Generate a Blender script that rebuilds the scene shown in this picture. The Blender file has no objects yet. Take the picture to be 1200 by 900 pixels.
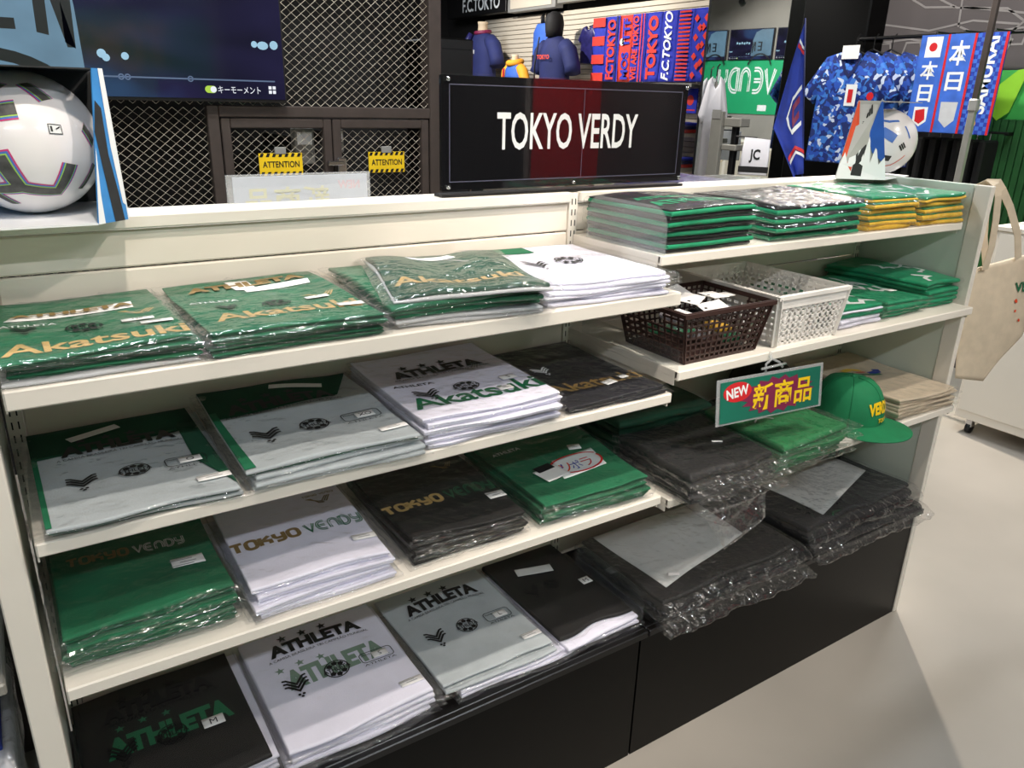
import bpy, bmesh, math, random
import numpy as np
from mathutils import Vector, Matrix

SC = bpy.context.scene
COL = SC.collection
PI = math.pi

# ---------------------------------------------------------------- camera
CAMP = Vector((0.0495, -1.1121, 1.6121))
yaw, pit, rol = math.radians(33.4829), math.radians(-20.2692), math.radians(1.5696)
Fw = Vector((math.sin(yaw)*math.cos(pit), math.cos(yaw)*math.cos(pit), math.sin(pit)))
Rt = Vector((math.cos(yaw), -math.sin(yaw), 0)); Up = Rt.cross(Fw)
R2 = math.cos(rol)*Rt + math.sin(rol)*Up; U2 = -math.sin(rol)*Rt + math.cos(rol)*Up
cam_d = bpy.data.cameras.new('camera'); cam = bpy.data.objects.new('camera', cam_d); COL.objects.link(cam)
cam_d.sensor_width = 36; cam_d.lens = 912.4258/1200*36; cam_d.clip_start = 0.05
cam.matrix_world = Matrix(((R2.x, U2.x, -Fw.x, CAMP.x), (R2.y, U2.y, -Fw.y, CAMP.y), (R2.z, U2.z, -Fw.z, CAMP.z), (0, 0, 0, 1)))
SC.camera = cam

# ---------------------------------------------------------------- world, lights, exposure
w = bpy.data.worlds.new('world'); SC.world = w; w.use_nodes = True
w.node_tree.nodes['Background'].inputs[0].default_value = (0.75, 0.8, 0.9, 1)
w.node_tree.nodes['Background'].inputs[1].default_value = 0.12
SC.view_settings.view_transform = 'Standard'; SC.view_settings.look = 'None'
SC.cycles.transparent_max_bounces = 48
SC.view_settings.exposure = 0.0; SC.view_settings.gamma = 1.0; SC.view_settings.use_curve_mapping = False

WARM = (1.0, 0.90, 0.79); NEUT = (0.90, 0.95, 1.0)
def spot(loc, target, power, col=WARM, ang=70, blend=0.5, r=0.05):
    l = bpy.data.lights.new('track_spot', 'SPOT'); l.energy = power; l.color = col
    l.spot_size = math.radians(ang); l.spot_blend = blend; l.shadow_soft_size = r
    o = bpy.data.objects.new('track_spot', l); COL.objects.link(o); o.location = loc
    o.rotation_euler = (Vector(target)-Vector(loc)).to_track_quat('-Z', 'Y').to_euler()
    return o
def area(loc, power, sx, sy, col=NEUT):
    l = bpy.data.lights.new('ceiling_tube_light', 'AREA'); l.shape = 'RECTANGLE'; l.size = sx; l.size_y = sy
    l.energy = power; l.color = col
    o = bpy.data.objects.new('ceiling_tube_light', l); COL.objects.link(o); o.location = loc
    return o
SPOTS = [((0.35, -0.62, 3.05), (0.45, 0.3, 1.2), 100, WARM, 52), ((1.5, -0.62, 3.05), (1.5, 0.3, 1.2), 105, WARM, 52),
         ((1.45, -1.25, 3.05), (0.75, 0.3, 1.25), 95, WARM, 46), ((2.3, -1.25, 3.05), (1.9, 0.25, 1.05), 95, WARM, 44),
         ((4.3, 1.95, 3.05), (2.6, -0.1, 0.0), 420, (1, .9, .78), 80), ((0.75, 0.95, 3.05), (0.85, 2.0, 1.5), 85, (1, .93, .85), 75),  # second lamp here is unseen, added to brighten the wire mesh
         ((3.3, 5.4, 3.05), (5.0, 5.5, 1.8), 260, (1, .95, .88), 90), ((3.5, 3.7, 3.05), (5.0, 3.7, 1.7), 140, (1, .95, .88), 90),
         ((3.6, 1.7, 3.05), (5.0, 1.7, 1.6), 130, (1, .95, .88), 90),
         ((0.7, -2.9, 3.05), (0.6, -4.5, 1.9), 160, (1, .97, .92), 110), ((4.6, -3.0, 3.05), (4.8, -4.5, 1.7), 220, (1, .95, .9), 80)]
for s in SPOTS: spot(*s)
TUBES = [(-0.8, -2.6), (1.9, -2.6), (0.6, 1.2), (3.4, 0.6), (3.2, 6.6)]
for (x, y) in TUBES: area((x, y, 3.10), 42, 1.6, 0.12)

# ---------------------------------------------------------------- helpers
def lin(c):
    if isinstance(c, str):
        c = c.lstrip('#'); c = tuple(int(c[i:i+2], 16)/255 for i in (0, 2, 4))
    return tuple(((v/12.92) if v <= .04045 else ((v+.055)/1.055)**2.4) for v in c) + (1.0,)

def nn(nt, t, **kw):
    n = nt.nodes.new(t)
    for k, v in kw.items():
        if k in n.inputs.keys(): n.inputs[k].default_value = v
        else: setattr(n, k, v)
    return n
MATS = {}
def mat(name, col, rough=.6, metal=0.0, var=.10, vs=12.0, bump=0.0, bs=120.0, emit=0.0, spec=.5, col2=None, coat=0.0, stretch=(1, 1, 1)):
    if name in MATS: return MATS[name]
    m = bpy.data.materials.new(name); m.use_nodes = True; nt = m.node_tree
    b = nt.nodes['Principled BSDF']; b.inputs['Roughness'].default_value = rough; b.inputs['Metallic'].default_value = metal
    b.inputs['Specular IOR Level'].default_value = spec; b.inputs['Coat Weight'].default_value = coat
    c = lin(col); c2 = lin(col2) if col2 else tuple(v*(1-var) for v in c[:3]) + (1,)
    tc = nn(nt, 'ShaderNodeTexCoord'); mp = nn(nt, 'ShaderNodeMapping'); mp.inputs['Scale'].default_value = stretch
    nt.links.new(tc.outputs['Object'], mp.inputs['Vector'])
    n = nn(nt, 'ShaderNodeTexNoise', Scale=vs, Detail=3.0); nt.links.new(mp.outputs[0], n.inputs['Vector'])
    mx = nn(nt, 'ShaderNodeMix', data_type='RGBA'); mx.inputs[6].default_value = c; mx.inputs[7].default_value = c2
    rp = nn(nt, 'ShaderNodeMapRange'); rp.inputs['From Min'].default_value = .35; rp.inputs['From Max'].default_value = .65
    nt.links.new(n.outputs['Fac'], rp.inputs['Value']); nt.links.new(rp.outputs[0], mx.inputs[0]); nt.links.new(mx.outputs[2], b.inputs['Base Color'])
    if emit:
        nt.links.new(mx.outputs[2], b.inputs['Emission Color']); nt.links.remove(b.inputs['Base Color'].links[0]); b.inputs['Base Color'].default_value = (.01, .01, .01, 1); b.inputs['Emission Strength'].default_value = emit
    if bump:
        n2 = nn(nt, 'ShaderNodeTexNoise', Scale=bs, Detail=4.0); nt.links.new(mp.outputs[0], n2.inputs['Vector'])
        bp = nn(nt, 'ShaderNodeBump', Strength=bump, Distance=.004); nt.links.new(n2.outputs['Fac'], bp.inputs['Height']); nt.links.new(bp.outputs[0], b.inputs['Normal'])
    MATS[name] = m; return m

def schlick(nt, bp=None):   # two-sided thin-film reflectance
    lw = nn(nt, 'ShaderNodeLayerWeight', Blend=.5)
    if bp: nt.links.new(bp.outputs[0], lw.inputs['Normal'])
    p = nn(nt, 'ShaderNodeMath', operation='POWER'); p.inputs[1].default_value = 5.0; nt.links.new(lw.outputs['Facing'], p.inputs[0])
    a = nn(nt, 'ShaderNodeMath', operation='MULTIPLY_ADD'); a.inputs[1].default_value = .95; a.inputs[2].default_value = .045; nt.links.new(p.outputs[0], a.inputs[0]); return a
def plastic_bag(name, haze=.05, gloss=1.0, scale=13.0, strength=.55, rough=.1, tint=(1, 1, 1), rmix=.22):
    m = bpy.data.materials.new(name); m.use_nodes = True; nt = m.node_tree; nt.nodes.clear()
    out = nn(nt, 'ShaderNodeOutputMaterial')
    tc = nn(nt, 'ShaderNodeTexCoord'); oi = nn(nt, 'ShaderNodeObjectInfo')
    ad = nn(nt, 'ShaderNodeVectorMath', operation='ADD'); nt.links.new(tc.outputs['Object'], ad.inputs[0])
    ml = nn(nt, 'ShaderNodeMath', operation='MULTIPLY'); ml.inputs[1].default_value = 37.0
    nt.links.new(oi.outputs['Random'], ml.inputs[0]); nt.links.new(ml.outputs[0], ad.inputs[1])
    n1 = nn(nt, 'ShaderNodeTexNoise', noise_type='RIDGED_MULTIFRACTAL', Scale=scale, Detail=2.5, Distortion=.8)
    n2 = nn(nt, 'ShaderNodeTexNoise', Scale=scale*2.3, Detail=2.0)
    nt.links.new(ad.outputs[0], n1.inputs['Vector']); nt.links.new(ad.outputs[0], n2.inputs['Vector'])
    sm = nn(nt, 'ShaderNodeMath', operation='ADD'); nt.links.new(n1.outputs['Fac'], sm.inputs[0]); nt.links.new(n2.outputs['Fac'], sm.inputs[1])
    bp = nn(nt, 'ShaderNodeBump', Strength=strength, Distance=.012); nt.links.new(sm.outputs[0], bp.inputs['Height'])
    fr = schlick(nt, bp)
    fm = nn(nt, 'ShaderNodeMath', operation='MULTIPLY_ADD', use_clamp=True); fm.inputs[1].default_value = gloss; fm.inputs[2].default_value = .055*gloss
    nt.links.new(fr.outputs[0], fm.inputs[0]); mn = nn(nt, 'ShaderNodeMath', operation='MINIMUM'); mn.inputs[1].default_value = .38; nt.links.new(fm.outputs[0], mn.inputs[0])
    tr = nn(nt, 'ShaderNodeBsdfTransparent'); tr.inputs[0].default_value = tint + (1,)
    ga = nn(nt, 'ShaderNodeBsdfGlossy', Roughness=rough); nt.links.new(bp.outputs[0], ga.inputs['Normal']); gb = nn(nt, 'ShaderNodeBsdfGlossy', Roughness=.26); nt.links.new(bp.outputs[0], gb.inputs['Normal'])
    gl = nn(nt, 'ShaderNodeMixShader'); gl.inputs[0].default_value = rmix; nt.links.new(ga.outputs[0], gl.inputs[1]); nt.links.new(gb.outputs[0], gl.inputs[2])
    df = nn(nt, 'ShaderNodeBsdfDiffuse'); df.inputs[0].default_value = (.85, .88, .9, 1)
    m1 = nn(nt, 'ShaderNodeMixShader'); m1.inputs[0].default_value = haze
    nt.links.new(tr.outputs[0], m1.inputs[1]); nt.links.new(df.outputs[0], m1.inputs[2])
    m2 = nn(nt, 'ShaderNodeMixShader'); nt.links.new(mn.outputs[0], m2.inputs[0]); nt.links.new(m1.outputs[0], m2.inputs[1]); nt.links.new(gl.outputs[0], m2.inputs[2])
    nt.links.new(m2.outputs[0], out.inputs[0]); MATS[name] = m; return m

def clear_sheet(name, haze=.04, rough=.03, tint=(.95, .97, .97)):
    m = bpy.data.materials.new(name); m.use_nodes = True; nt = m.node_tree; nt.nodes.clear()
    out = nn(nt, 'ShaderNodeOutputMaterial'); fr = schlick(nt)
    tr = nn(nt, 'ShaderNodeBsdfTransparent'); tr.inputs[0].default_value = tint + (1,)
    gl = nn(nt, 'ShaderNodeBsdfGlossy', Roughness=rough); df = nn(nt, 'ShaderNodeBsdfDiffuse'); df.inputs[0].default_value = (.8, .82, .84, 1)
    n = nn(nt, 'ShaderNodeTexNoise', Scale=40.0); bp = nn(nt, 'ShaderNodeBump', Strength=.004, Distance=.001)
    nt.links.new(n.outputs['Fac'], bp.inputs['Height']); nt.links.new(bp.outputs[0], gl.inputs['Normal'])
    m1 = nn(nt, 'ShaderNodeMixShader'); m1.inputs[0].default_value = haze; nt.links.new(tr.outputs[0], m1.inputs[1]); nt.links.new(df.outputs[0], m1.inputs[2])
    m2 = nn(nt, 'ShaderNodeMixShader'); nt.links.new(fr.outputs[0], m2.inputs[0]); nt.links.new(m1.outputs[0], m2.inputs[1]); nt.links.new(gl.outputs[0], m2.inputs[2])
    nt.links.new(m2.outputs[0], out.inputs[0]); MATS[name] = m; return m

class MB:
    def __init__(s): s.v = []; s.f = []
    def add(s, V, F):
        o = len(s.v); s.v.extend([tuple(map(float, p)) for p in V]); s.f.extend([tuple(int(i)+o for i in f) for f in F]); return s
    def box(s, x0, x1, y0, y1, z0, z1, b=0.0):
        if x0 > x1: x0, x1 = x1, x0
        if y0 > y1: y0, y1 = y1, y0
        if z0 > z1: z0, z1 = z1, z0
        b = min(b, (x1-x0)*.45, (y1-y0)*.45, (z1-z0)*.45)
        if b <= 0:
            V = [(x, y, z) for z in (z0, z1) for y in (y0, y1) for x in (x0, x1)]
            return s.add(V, [(0, 2, 3, 1), (4, 5, 7, 6), (0, 1, 5, 4), (2, 6, 7, 3), (0, 4, 6, 2), (1, 3, 7, 5)])
        V = []; idx = {}
        for cx in (0, 1):
            for cy in (0, 1):
                for cz in (0, 1):
                    for ax in range(3):
                        p = [(x0+b, x1-b)[cx], (y0+b, y1-b)[cy], (z0+b, z1-b)[cz]]
                        p[ax] = ((x0, x1)[cx], (y0, y1)[cy], (z0, z1)[cz])[ax]
                        idx[(cx, cy, cz, ax)] = len(V); V.append(p)
        I = lambda c, ax: idx[(c[0], c[1], c[2], ax)]
        F = []
        for ax in range(3):
            a, c = [k for k in range(3) if k != ax]
            for s0 in (0, 1):
                q = []
                for (i, j) in ((0, 0), (1, 0), (1, 1), (0, 1)):
                    k = [0, 0, 0]; k[ax] = s0; k[a] = i; k[c] = j; q.append(I(k, ax))
                F.append(q)
            for i in (0, 1):
                for j in (0, 1):
                    k0 = [0, 0, 0]; k1 = [0, 0, 0]; k1[ax] = 1
                    k0[a] = k1[a] = i; k0[c] = k1[c] = j
                    F.append((I(k0, a), I(k1, a), I(k1, c), I(k0, c)))
        for cx in (0, 1):
            for cy in (0, 1):
                for cz in (0, 1): F.append([idx[(cx, cy, cz, ax)] for ax in range(3)])
        return s.add(V, F)
    def bar(s, p, q, wd, th, up=(0, 0, 1)):
        p, q = Vector(p), Vector(q); d = (q-p).normalized(); a = d.cross(Vector(up))
        if a.length < 1e-4: a = d.cross(Vector((0, 1, 0)))
        a.normalize(); c = a.cross(d)
        V = [b + a*i*wd/2 + c*j*th/2 for b in (p, q) for (i, j) in ((-1, -1), (1, -1), (1, 1), (-1, 1))]
        return s.add(V, [(0, 3, 2, 1), (4, 5, 6, 7), (0, 1, 5, 4), (1, 2, 6, 5), (2, 3, 7, 6), (3, 0, 4, 7)])
    def tube(s, path, r, n=8, closed=False):
        P = [Vector(p) for p in path]; N = len(P); R = r if isinstance(r, (list, tuple)) else [r]*N
        V = []; pa = None
        for i in range(N):
            d = (P[(i+1) % N]-P[i-1]) if closed else (P[min(i+1, N-1)]-P[max(i-1, 0)])
            d.normalize()
            if pa is None: a = d.cross(Vector((0, 0, 1)) if abs(d.z) < .9 else Vector((1, 0, 0)))
            else: a = pa - d*pa.dot(d)
            a.normalize(); pa = a; b = d.cross(a)
            V += [P[i] + (a*math.cos(2*PI*k/n)+b*math.sin(2*PI*k/n))*R[i] for k in range(n)]
        F = [(i*n+k, i*n+(k+1) % n, ((i+1) % N)*n+(k+1) % n, ((i+1) % N)*n+k) for i in range(N if closed else N-1) for k in range(n)]
        if not closed: F += [tuple(range(n-1, -1, -1)), tuple((N-1)*n+k for k in range(n))]
        return s.add(V, F)
    def loft(s, rings, cap=True):
        n = len(rings[0]); V = [p for r in rings for p in r]
        F = [(i*n+k, i*n+(k+1) % n, (i+1)*n+(k+1) % n, (i+1)*n+k) for i in range(len(rings)-1) for k in range(n)]
        if cap: F += [tuple(range(n-1, -1, -1)), tuple((len(rings)-1)*n+k for k in range(n))]
        return s.add(V, F)
    def frame2d(s, geo, o, ux, uy, lift=0.0):
        V, F = geo; o = Vector(o); ux = Vector(ux); uy = Vector(uy); nrm = ux.cross(uy).normalized()
        return s.add([o+ux*p[0]+uy*p[1]+nrm*lift for p in V], F)
    def build(s, name, m, parent=None, smooth=False, loc=None):
        me = bpy.data.meshes.new(name); me.from_pydata(s.v, [], s.f); me.update()
        if smooth: me.polygons.foreach_set('use_smooth', [True]*len(me.polygons))
        if m: me.materials.append(m if not isinstance(m, str) else MATS[m])
        o = bpy.data.objects.new(name, me); COL.objects.link(o)
        if parent is not None: o.parent = parent
        if loc is not None: o.location = loc
        return o

def thing(name, label, cat, loc=(0, 0, 0), rz=0.0, group=None):
    o = bpy.data.objects.new(name, None); COL.objects.link(o); o.location = loc; o.rotation_euler = (0, 0, rz)
    o.empty_display_size = .05; o['label'] = label; o['category'] = cat
    if group: o['group'] = group
    return o
def tag(o, label, cat, group=None):
    o['label'] = label; o['category'] = cat
    if group: o['group'] = group
    return o
def struct(o, label=None):
    o['kind'] = 'structure'
    if label: o['label'] = label
    return o
def dup(root, loc, rz=None, label=None):
    r = root.copy(); COL.objects.link(r); r.location = loc
    if rz is not None: r.rotation_euler = (0, 0, rz)
    if label: r['label'] = label
    for ch in list(root.children):
        c = ch.copy(); COL.objects.link(c); c.parent = r
        for g in list(ch.children):
            d = g.copy(); COL.objects.link(d); d.parent = c
    return r

# ---- 2D geometry: text, strokes, shapes (arrays of points + faces)
TC = {}
def T(body, bold=0.0, sub=.35):
    k = (body, bold)
    if k in TC: return TC[k]
    cu = bpy.data.curves.new('lettering', 'FONT'); cu.body = body; cu.offset = bold; cu.resolution_u = 3; cu.fill_mode = 'BOTH'
    ob = bpy.data.objects.new('lettering', cu); COL.objects.link(ob)
    dg = bpy.context.evaluated_depsgraph_get(); dg.update()
    me = bpy.data.meshes.new_from_object(ob.evaluated_get(dg)); bm = bmesh.new(); bm.from_mesh(me)
    bmesh.ops.triangulate(bm, faces=bm.faces[:])
    for _ in range(2):
        le = [e for e in bm.edges if e.calc_length() > sub]
        if not le: break
        bmesh.ops.subdivide_edges(bm, edges=le, cuts=1); bmesh.ops.triangulate(bm, faces=bm.faces[:])
    bm.verts.ensure_lookup_table(); bm.verts.index_update()
    V = np.array([v.co[:2] for v in bm.verts]); F = [tuple(v.index for v in f.verts) for f in bm.faces]
    bm.free(); bpy.data.objects.remove(ob); bpy.data.curves.remove(cu); bpy.data.meshes.remove(me)
    if len(V) == 0: V = np.zeros((0, 2))
    else:
        lo, hi = V.min(0), V.max(0); V = V-(lo+hi)/2
    TC[k] = (V, F); return TC[k]
def fit(g, wd=None, ht=None, at=(0, 0), rot=0.0, shear=0.0, arc=0.0):
    V, F = g; V = np.array(V, float).copy(); ex = V.max(0)-V.min(0)
    sx = wd/ex[0] if wd else None; sy = ht/ex[1] if ht else None
    if sx is None: sx = sy
    if sy is None: sy = sx
    V = V*[sx, sy]; V[:, 0] += shear*V[:, 1]
    if arc: V[:, 1] += arc*(1-(2*V[:, 0]/(wd or 1))**2)
    c, s_ = math.cos(rot), math.sin(rot); V = V@np.array([[c, s_], [-s_, c]]) + np.array(at)
    return V, F
def heavy(g, d):
    return g
def join2(*gs):
    V = []; F = []
    for g in gs:
        o = len(V); V += [tuple(p) for p in g[0]]; F += [tuple(i+o for i in f) for f in g[1]]
    return np.array(V), F
def wide(poly, wd, n=6):
    V, F = ribbon(poly, wd); L, R = V[0::2], V[1::2]; m = len(L)
    W_ = np.concatenate([L+(R-L)*k/n for k in range(n+1)]); return W_, [(k*m+i, (k+1)*m+i, (k+1)*m+i+1, k*m+i+1) for k in range(n) for i in range(m-1)]
def ribbon(poly, wd, closed=False):
    P = np.array(poly, float); N = len(P); V = []
    for i in range(N):
        if closed: d0 = P[i]-P[i-1]; d1 = P[(i+1) % N]-P[i]
        else: d0 = P[i]-P[max(i-1, 0)]; d1 = P[min(i+1, N-1)]-P[i]
        if not np.any(d0): d0 = d1
        if not np.any(d1): d1 = d0
        n0 = np.array([-d0[1], d0[0]])/(np.linalg.norm(d0)+1e-12); n1 = np.array([-d1[1], d1[0]])/(np.linalg.norm(d1)+1e-12)
        n = n0+n1; n /= (np.linalg.norm(n)+1e-12); k = 1/max(.5, abs(n@n0))
        V += [P[i]+n*wd/2*k, P[i]-n*wd/2*k]
    F = [(2*i, 2*i+1, (2*i+3) % (2*N), (2*i+2) % (2*N)) for i in range(N if closed else N-1)]
    return np.array(V), F
def disc(r, at=(0, 0), n=20, sy=1.0):
    V = [(at[0]+r*math.cos(2*PI*k/n), at[1]+r*sy*math.sin(2*PI*k/n)) for k in range(n)]
    return np.array(V), [tuple(range(n))]
def poly2(pts): return np.array(pts, float), [tuple(range(len(pts)))]
def rect2(x0, x1, y0, y1): return poly2([(x0, y0), (x1, y0), (x1, y1), (x0, y1)])
def star(r, at=(0, 0)):
    return poly2([(at[0]+(r if k % 2 == 0 else r*.42)*math.sin(PI*k/5), at[1]+(r if k % 2 == 0 else r*.42)*math.cos(PI*k/5)) for k in range(10)])
def rrect(x0, x1, y0, y1, r, n=4):
    P = []
    for (cx, cy, a0) in ((x1-r, y1-r, 0), (x0+r, y1-r, 90), (x0+r, y0+r, 180), (x1-r, y0+r, 270)):
        P += [(cx+r*math.cos(math.radians(a0+90*k/n)), cy+r*math.sin(math.radians(a0+90*k/n))) for k in range(n+1)]
    return P
def arcp(cx, cy, rx, ry, a0, a1, n=8): return [(cx+rx*math.cos(math.radians(a0+(a1-a0)*k/n)), cy+ry*math.sin(math.radians(a0+(a1-a0)*k/n))) for k in range(n+1)]
GL = {  # rounded club lettering as strokes in a 0.8 x 1 cell
 'T': [[(0, 1), (.8, 1)], [(.4, 1), (.4, 0)]],
 'O': [rrect(.05, .75, 0, 1, .3) + [rrect(.05, .75, 0, 1, .3)[0]]],
 'K': [[(.05, 1), (.05, 0)], [(.7, 1), (.15, .5), (.7, .4), (.7, 0)]],
 'Y': [[(.05, 1), (.05, .65)] + arcp(.3, .65, .25, .25, 180, 270, 4) + [(.7, .4)], [(.7, 1), (.7, .25)] + arcp(.45, .2, .25, .2, 0, -90, 4) + [(.1, 0)]],
 'V': [[(0, 1), (.38, 0), (.78, 1)]],
 'E': [[(.7, 1)] + arcp(.4, .5, .4, .5, 90, 270, 10) + [(.7, 0)], [(.02, .5), (.65, .5)]],
 'R': [[(.05, 0), (.05, .6)] + arcp(.4, .6, .35, .4, 180, 0, 10) + [(.75, 0)]],
 'D': [[(.05, 0), (.05, 1), (.3, 1)] + arcp(.3, .5, .45, .5, 90, -90, 10) + [(.05, 0)]],
}
def club(word, stroke=.2, double=False, gap=1.0):
    gs = []; x = 0
    for ch in word:
        for st in GL[ch]:
            P = [(x+a, b) for a, b in st]
            if double:
                Q = np.array(P); dd = np.gradient(Q, axis=0); nr = np.stack([-dd[:, 1], dd[:, 0]], 1); nr /= (np.linalg.norm(nr, axis=1, keepdims=True)+1e-9)
                for sg in (-1, 1): gs.append(ribbon(Q+nr*sg*stroke*.62, stroke*.7))
            else: gs.append(ribbon(P, stroke))
        x += gap
    g = join2(*gs); V = g[0]; V = V-(V.max(0)+V.min(0))/2
    return V, g[1]
def feather(s):
    gs = []
    for i in range(3):
        y = .5-.42*i
        gs.append(ribbon([(-1, y+.72), (-.7, y+.66), (-.35, y+.28), (0, y-.12), (.35, y+.28), (.7, y+.66), (1, y+.72)], .2))
    for (a, b) in ((-.18, -.88), (.18, -.88), (0, -1.14)): gs.append(disc(.13, (a, b), 8))
    V, F = join2(*gs); return V*s, F
def ball_mark(s):
    gs = [ribbon(arcp(0, 0, 1, 1, 0, 360, 24)[:-1], .1, True)]
    for a in (45, 90, 135, 225, 270, 315): gs.append(disc(.27, (.68*math.cos(math.radians(a)), .68*math.sin(math.radians(a))), 5))
    gs.append(fit(T('ATHLETA', .02), wd=2.3, ht=.5))
    V, F = join2(*gs); return V*s, F
def wing_v(s):
    gs = []
    for i in range(3): gs.append(ribbon([(-1+.16*i, .6-.0*i), (-.2, -.35-.16*i+.3), (.15+.02*i, -.5-.13*i+.3)], .09))
    for i in range(3): gs.append(ribbon([(.1+.14*i, -.2-.13*i+.15), (.55+.16*i, .6)], .1))
    V, F = join2(*gs); return V*s, F
for t, b in (('ATHLETA', .02), ('ATHLETA', .055), ('A CAMISA BRASILEIRA TRI CAMPEÃO MUNDIAL', 0), ('Akatsuki', .02), ('TOKYO VERDY', .015), ('ATTENTION', .02), ('新商品', .018), ('NEW', .03),
             ('キーモーメント', 0), ('日', .02), ('本', .02), ('JAPAN', .03), ('F.C.TOKYO', .02), ('VERDY', .03), ('TOKYO', .03), ('R', 0)): T(t, b)
# ---------------------------------------------------------------- materials
mat('cream_metal', '#e6e0d5', .38, var=.04, vs=4, spec=.4)
mat('cream_panel', '#e6ddcf', .32, var=.05, vs=3, spec=.5)
mat('side_panel', '#cfd6ca', .45, var=.05, vs=3)
mat('slot_dark', '#15120f', .8)
mat('kick_black', '#080807', .35, var=.2, vs=60, bump=.05, bs=400, spec=.16)
mat('black_lip', '#0a0909', .3)
mat('floor_concrete', '#b3aca2', .30, var=.12, vs=1.6, bump=.02, bs=40, spec=.35)
mat('ceiling_grey', '#94938e', .9, var=.3, vs=1.5)
mat('wall_dark', '#141212', .7, var=.3, vs=3)
mat('wall_plain', '#8f8a84', .8, var=.1, vs=2)
mat('mural_grey', '#5a5454', .8, var=.1, vs=3)
mat('mural_line', '#8c8785', .8)
mat('frame_brown', '#4b423d', .45, metal=.3, var=.15, vs=20)
mat('wire', '#cfc6b4', .4, metal=.25, var=.1)
mat('void_fabric', '#0b0a0a', .9, var=.5, vs=6, stretch=(6, 1, .3))
mat('white_paint', '#e4dccf', .4, var=.04, vs=3)
mat('slat_cream', '#c9bfae', .55, var=.06, vs=4)
mat('black', '#0c0c0d', .45, var=.2, vs=30)
mat('black_gloss', '#08080c', .05, var=.1, spec=.6)
mat('white', '#eceaf0', .55, var=.03)
mat('paper', '#f2f0ee', .6, var=.02)
mat('print_black', '#0b0a0c', .5)
mat('print_white', '#e9ecec', .5)
mat('gold', '#c7a566', .45, var=.15, vs=60)
mat('gold_dark', '#8a6f3c', .5, var=.15, vs=60)
mat('club_green', '#0b6b45', .5)
mat('faded_green', '#7f9a88', .6)
mat('grey_line', '#9c9c9c', .6)
mat('chrome', '#c9c9cc', .15, metal=1.0)
mat('grey_plastic', '#8d8c88', .5)
mat('yellow', '#f1c913', .5)
mat('red', '#c92026', .5)
FB = dict(bump=.25, bs=420)
mat('cloth_green', '#0c6a45', .85, var=.25, vs=14, **FB)
mat('cloth_jersey', '#1a8248', .7, var=.2, vs=14, **FB)
mat('cloth_darkgreen', '#0a4c33', .85, var=.3, vs=12, **FB)
mat('cloth_white', '#e9e8f8', .8, var=.06, vs=14, **FB)
mat('cloth_grey', '#b4bcc0', .85, var=.10, vs=20, **FB)
mat('cloth_lightgrey', '#c3c5c8', .85, var=.10, vs=20, **FB)
mat('cloth_black', '#0b0a0c', .75, var=.3, vs=14, **FB)
mat('cloth_navy', '#13141f', .7, var=.35, vs=12, **FB)
mat('cloth_graphite', '#18171b', .65, var=.35, vs=12, **FB)
mat('towel_green', '#109063', .9, var=.2, vs=40, bump=.5, bs=500)
mat('towel_yellow', '#f0c03c', .9, var=.2, vs=40, bump=.5, bs=500)
mat('towel_black', '#17161a', .9, var=.3, vs=40, bump=.5, bs=500)
mat('canvas', '#d6c6ae', .9, var=.10, vs=30, bump=.4, bs=700)
mat('tissue', '#d9dad8', .8, var=.08, vs=10, bump=.2, bs=60)
mat('fct_blue', '#1b2aa8', .75, var=.2, vs=30); mat('fct_red', '#d23226', .75, var=.2, vs=30)
mat('royal', '#1d3aa6', .7, var=.3, vs=20); mat('sky_cloth', '#3a6bd0', .7, var=.3, vs=12)
mat('navy_shirt', '#18225a', .8, var=.2, vs=10); mat('orange_yellow', '#f3a526', .7)
mat('skin_form', '#d9c3a4', .6); mat('purple_pack', '#2a2868', .4, var=.4, vs=30)
mat('lime', '#8fcf2e', .6, var=.1); mat('mural_green', '#3fae4d', .7, var=.25, vs=6); mat('deep_green', '#1e5a26', .7, var=.3, vs=10)
mat('banner_green', '#0f9a63', .6, var=.1, vs=3); mat('banner_yellow', '#e3c25a', .6)
mat('sale_card', '#c3c8d4', .6); mat('carton_white', '#eef0f2', .5, var=.03); mat('carton_blue', '#3f8fd6', .5, var=.15, vs=30); mat('carton_black', '#2a2b2d', .6, var=.3, vs=40)
mat('carton_grey', '#b5b3b0', .5, var=.08); mat('carton_orange', '#e2512c', .5, var=.15, vs=20); mat('carton_royal', '#1f57b5', .5, var=.15, vs=20)
mat('ball_white', '#ece9ea', .25, var=.03, coat=.4); mat('pink_line', '#cf3f7c', .4); mat('blue_line', '#4e78c8', .4); mat('lime_line', '#a8d85c', .4)
mat('brush_grey', '#565654', .5, var=.5, vs=60)
mat('tray_brown', '#3a2723', .4, spec=.4); mat('basket_white', '#eeeae4', .4)
mat('led', '#f4f6ff', .5, emit=9.0, var=.0)
mat('steel_grey', '#9a9890', .4, metal=.3)
BAG = plastic_bag('clear_bag', haze=.005, gloss=.7, strength=.8, rough=.035)
BAGT = plastic_bag('clear_bag_tight', haze=.002, gloss=.45, scale=9, strength=.4, rough=.04, rmix=.1)
BAGX = plastic_bag('clear_bag_loose', haze=.011, gloss=1.0, scale=16, strength=1.0, rough=.04, rmix=.3)
ACR = clear_sheet('acrylic', haze=.02); ACRH = clear_sheet('acrylic_reflect_haze', haze=.09, rough=.08); ACRS = clear_sheet('acrylic_sign', haze=.002, rough=.01, tint=(1, 1, 1)); ACRF = clear_sheet('acrylic_frosted', haze=.25)  # towel shelf plate: its greyish reflection is put into the colour as haze

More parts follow.
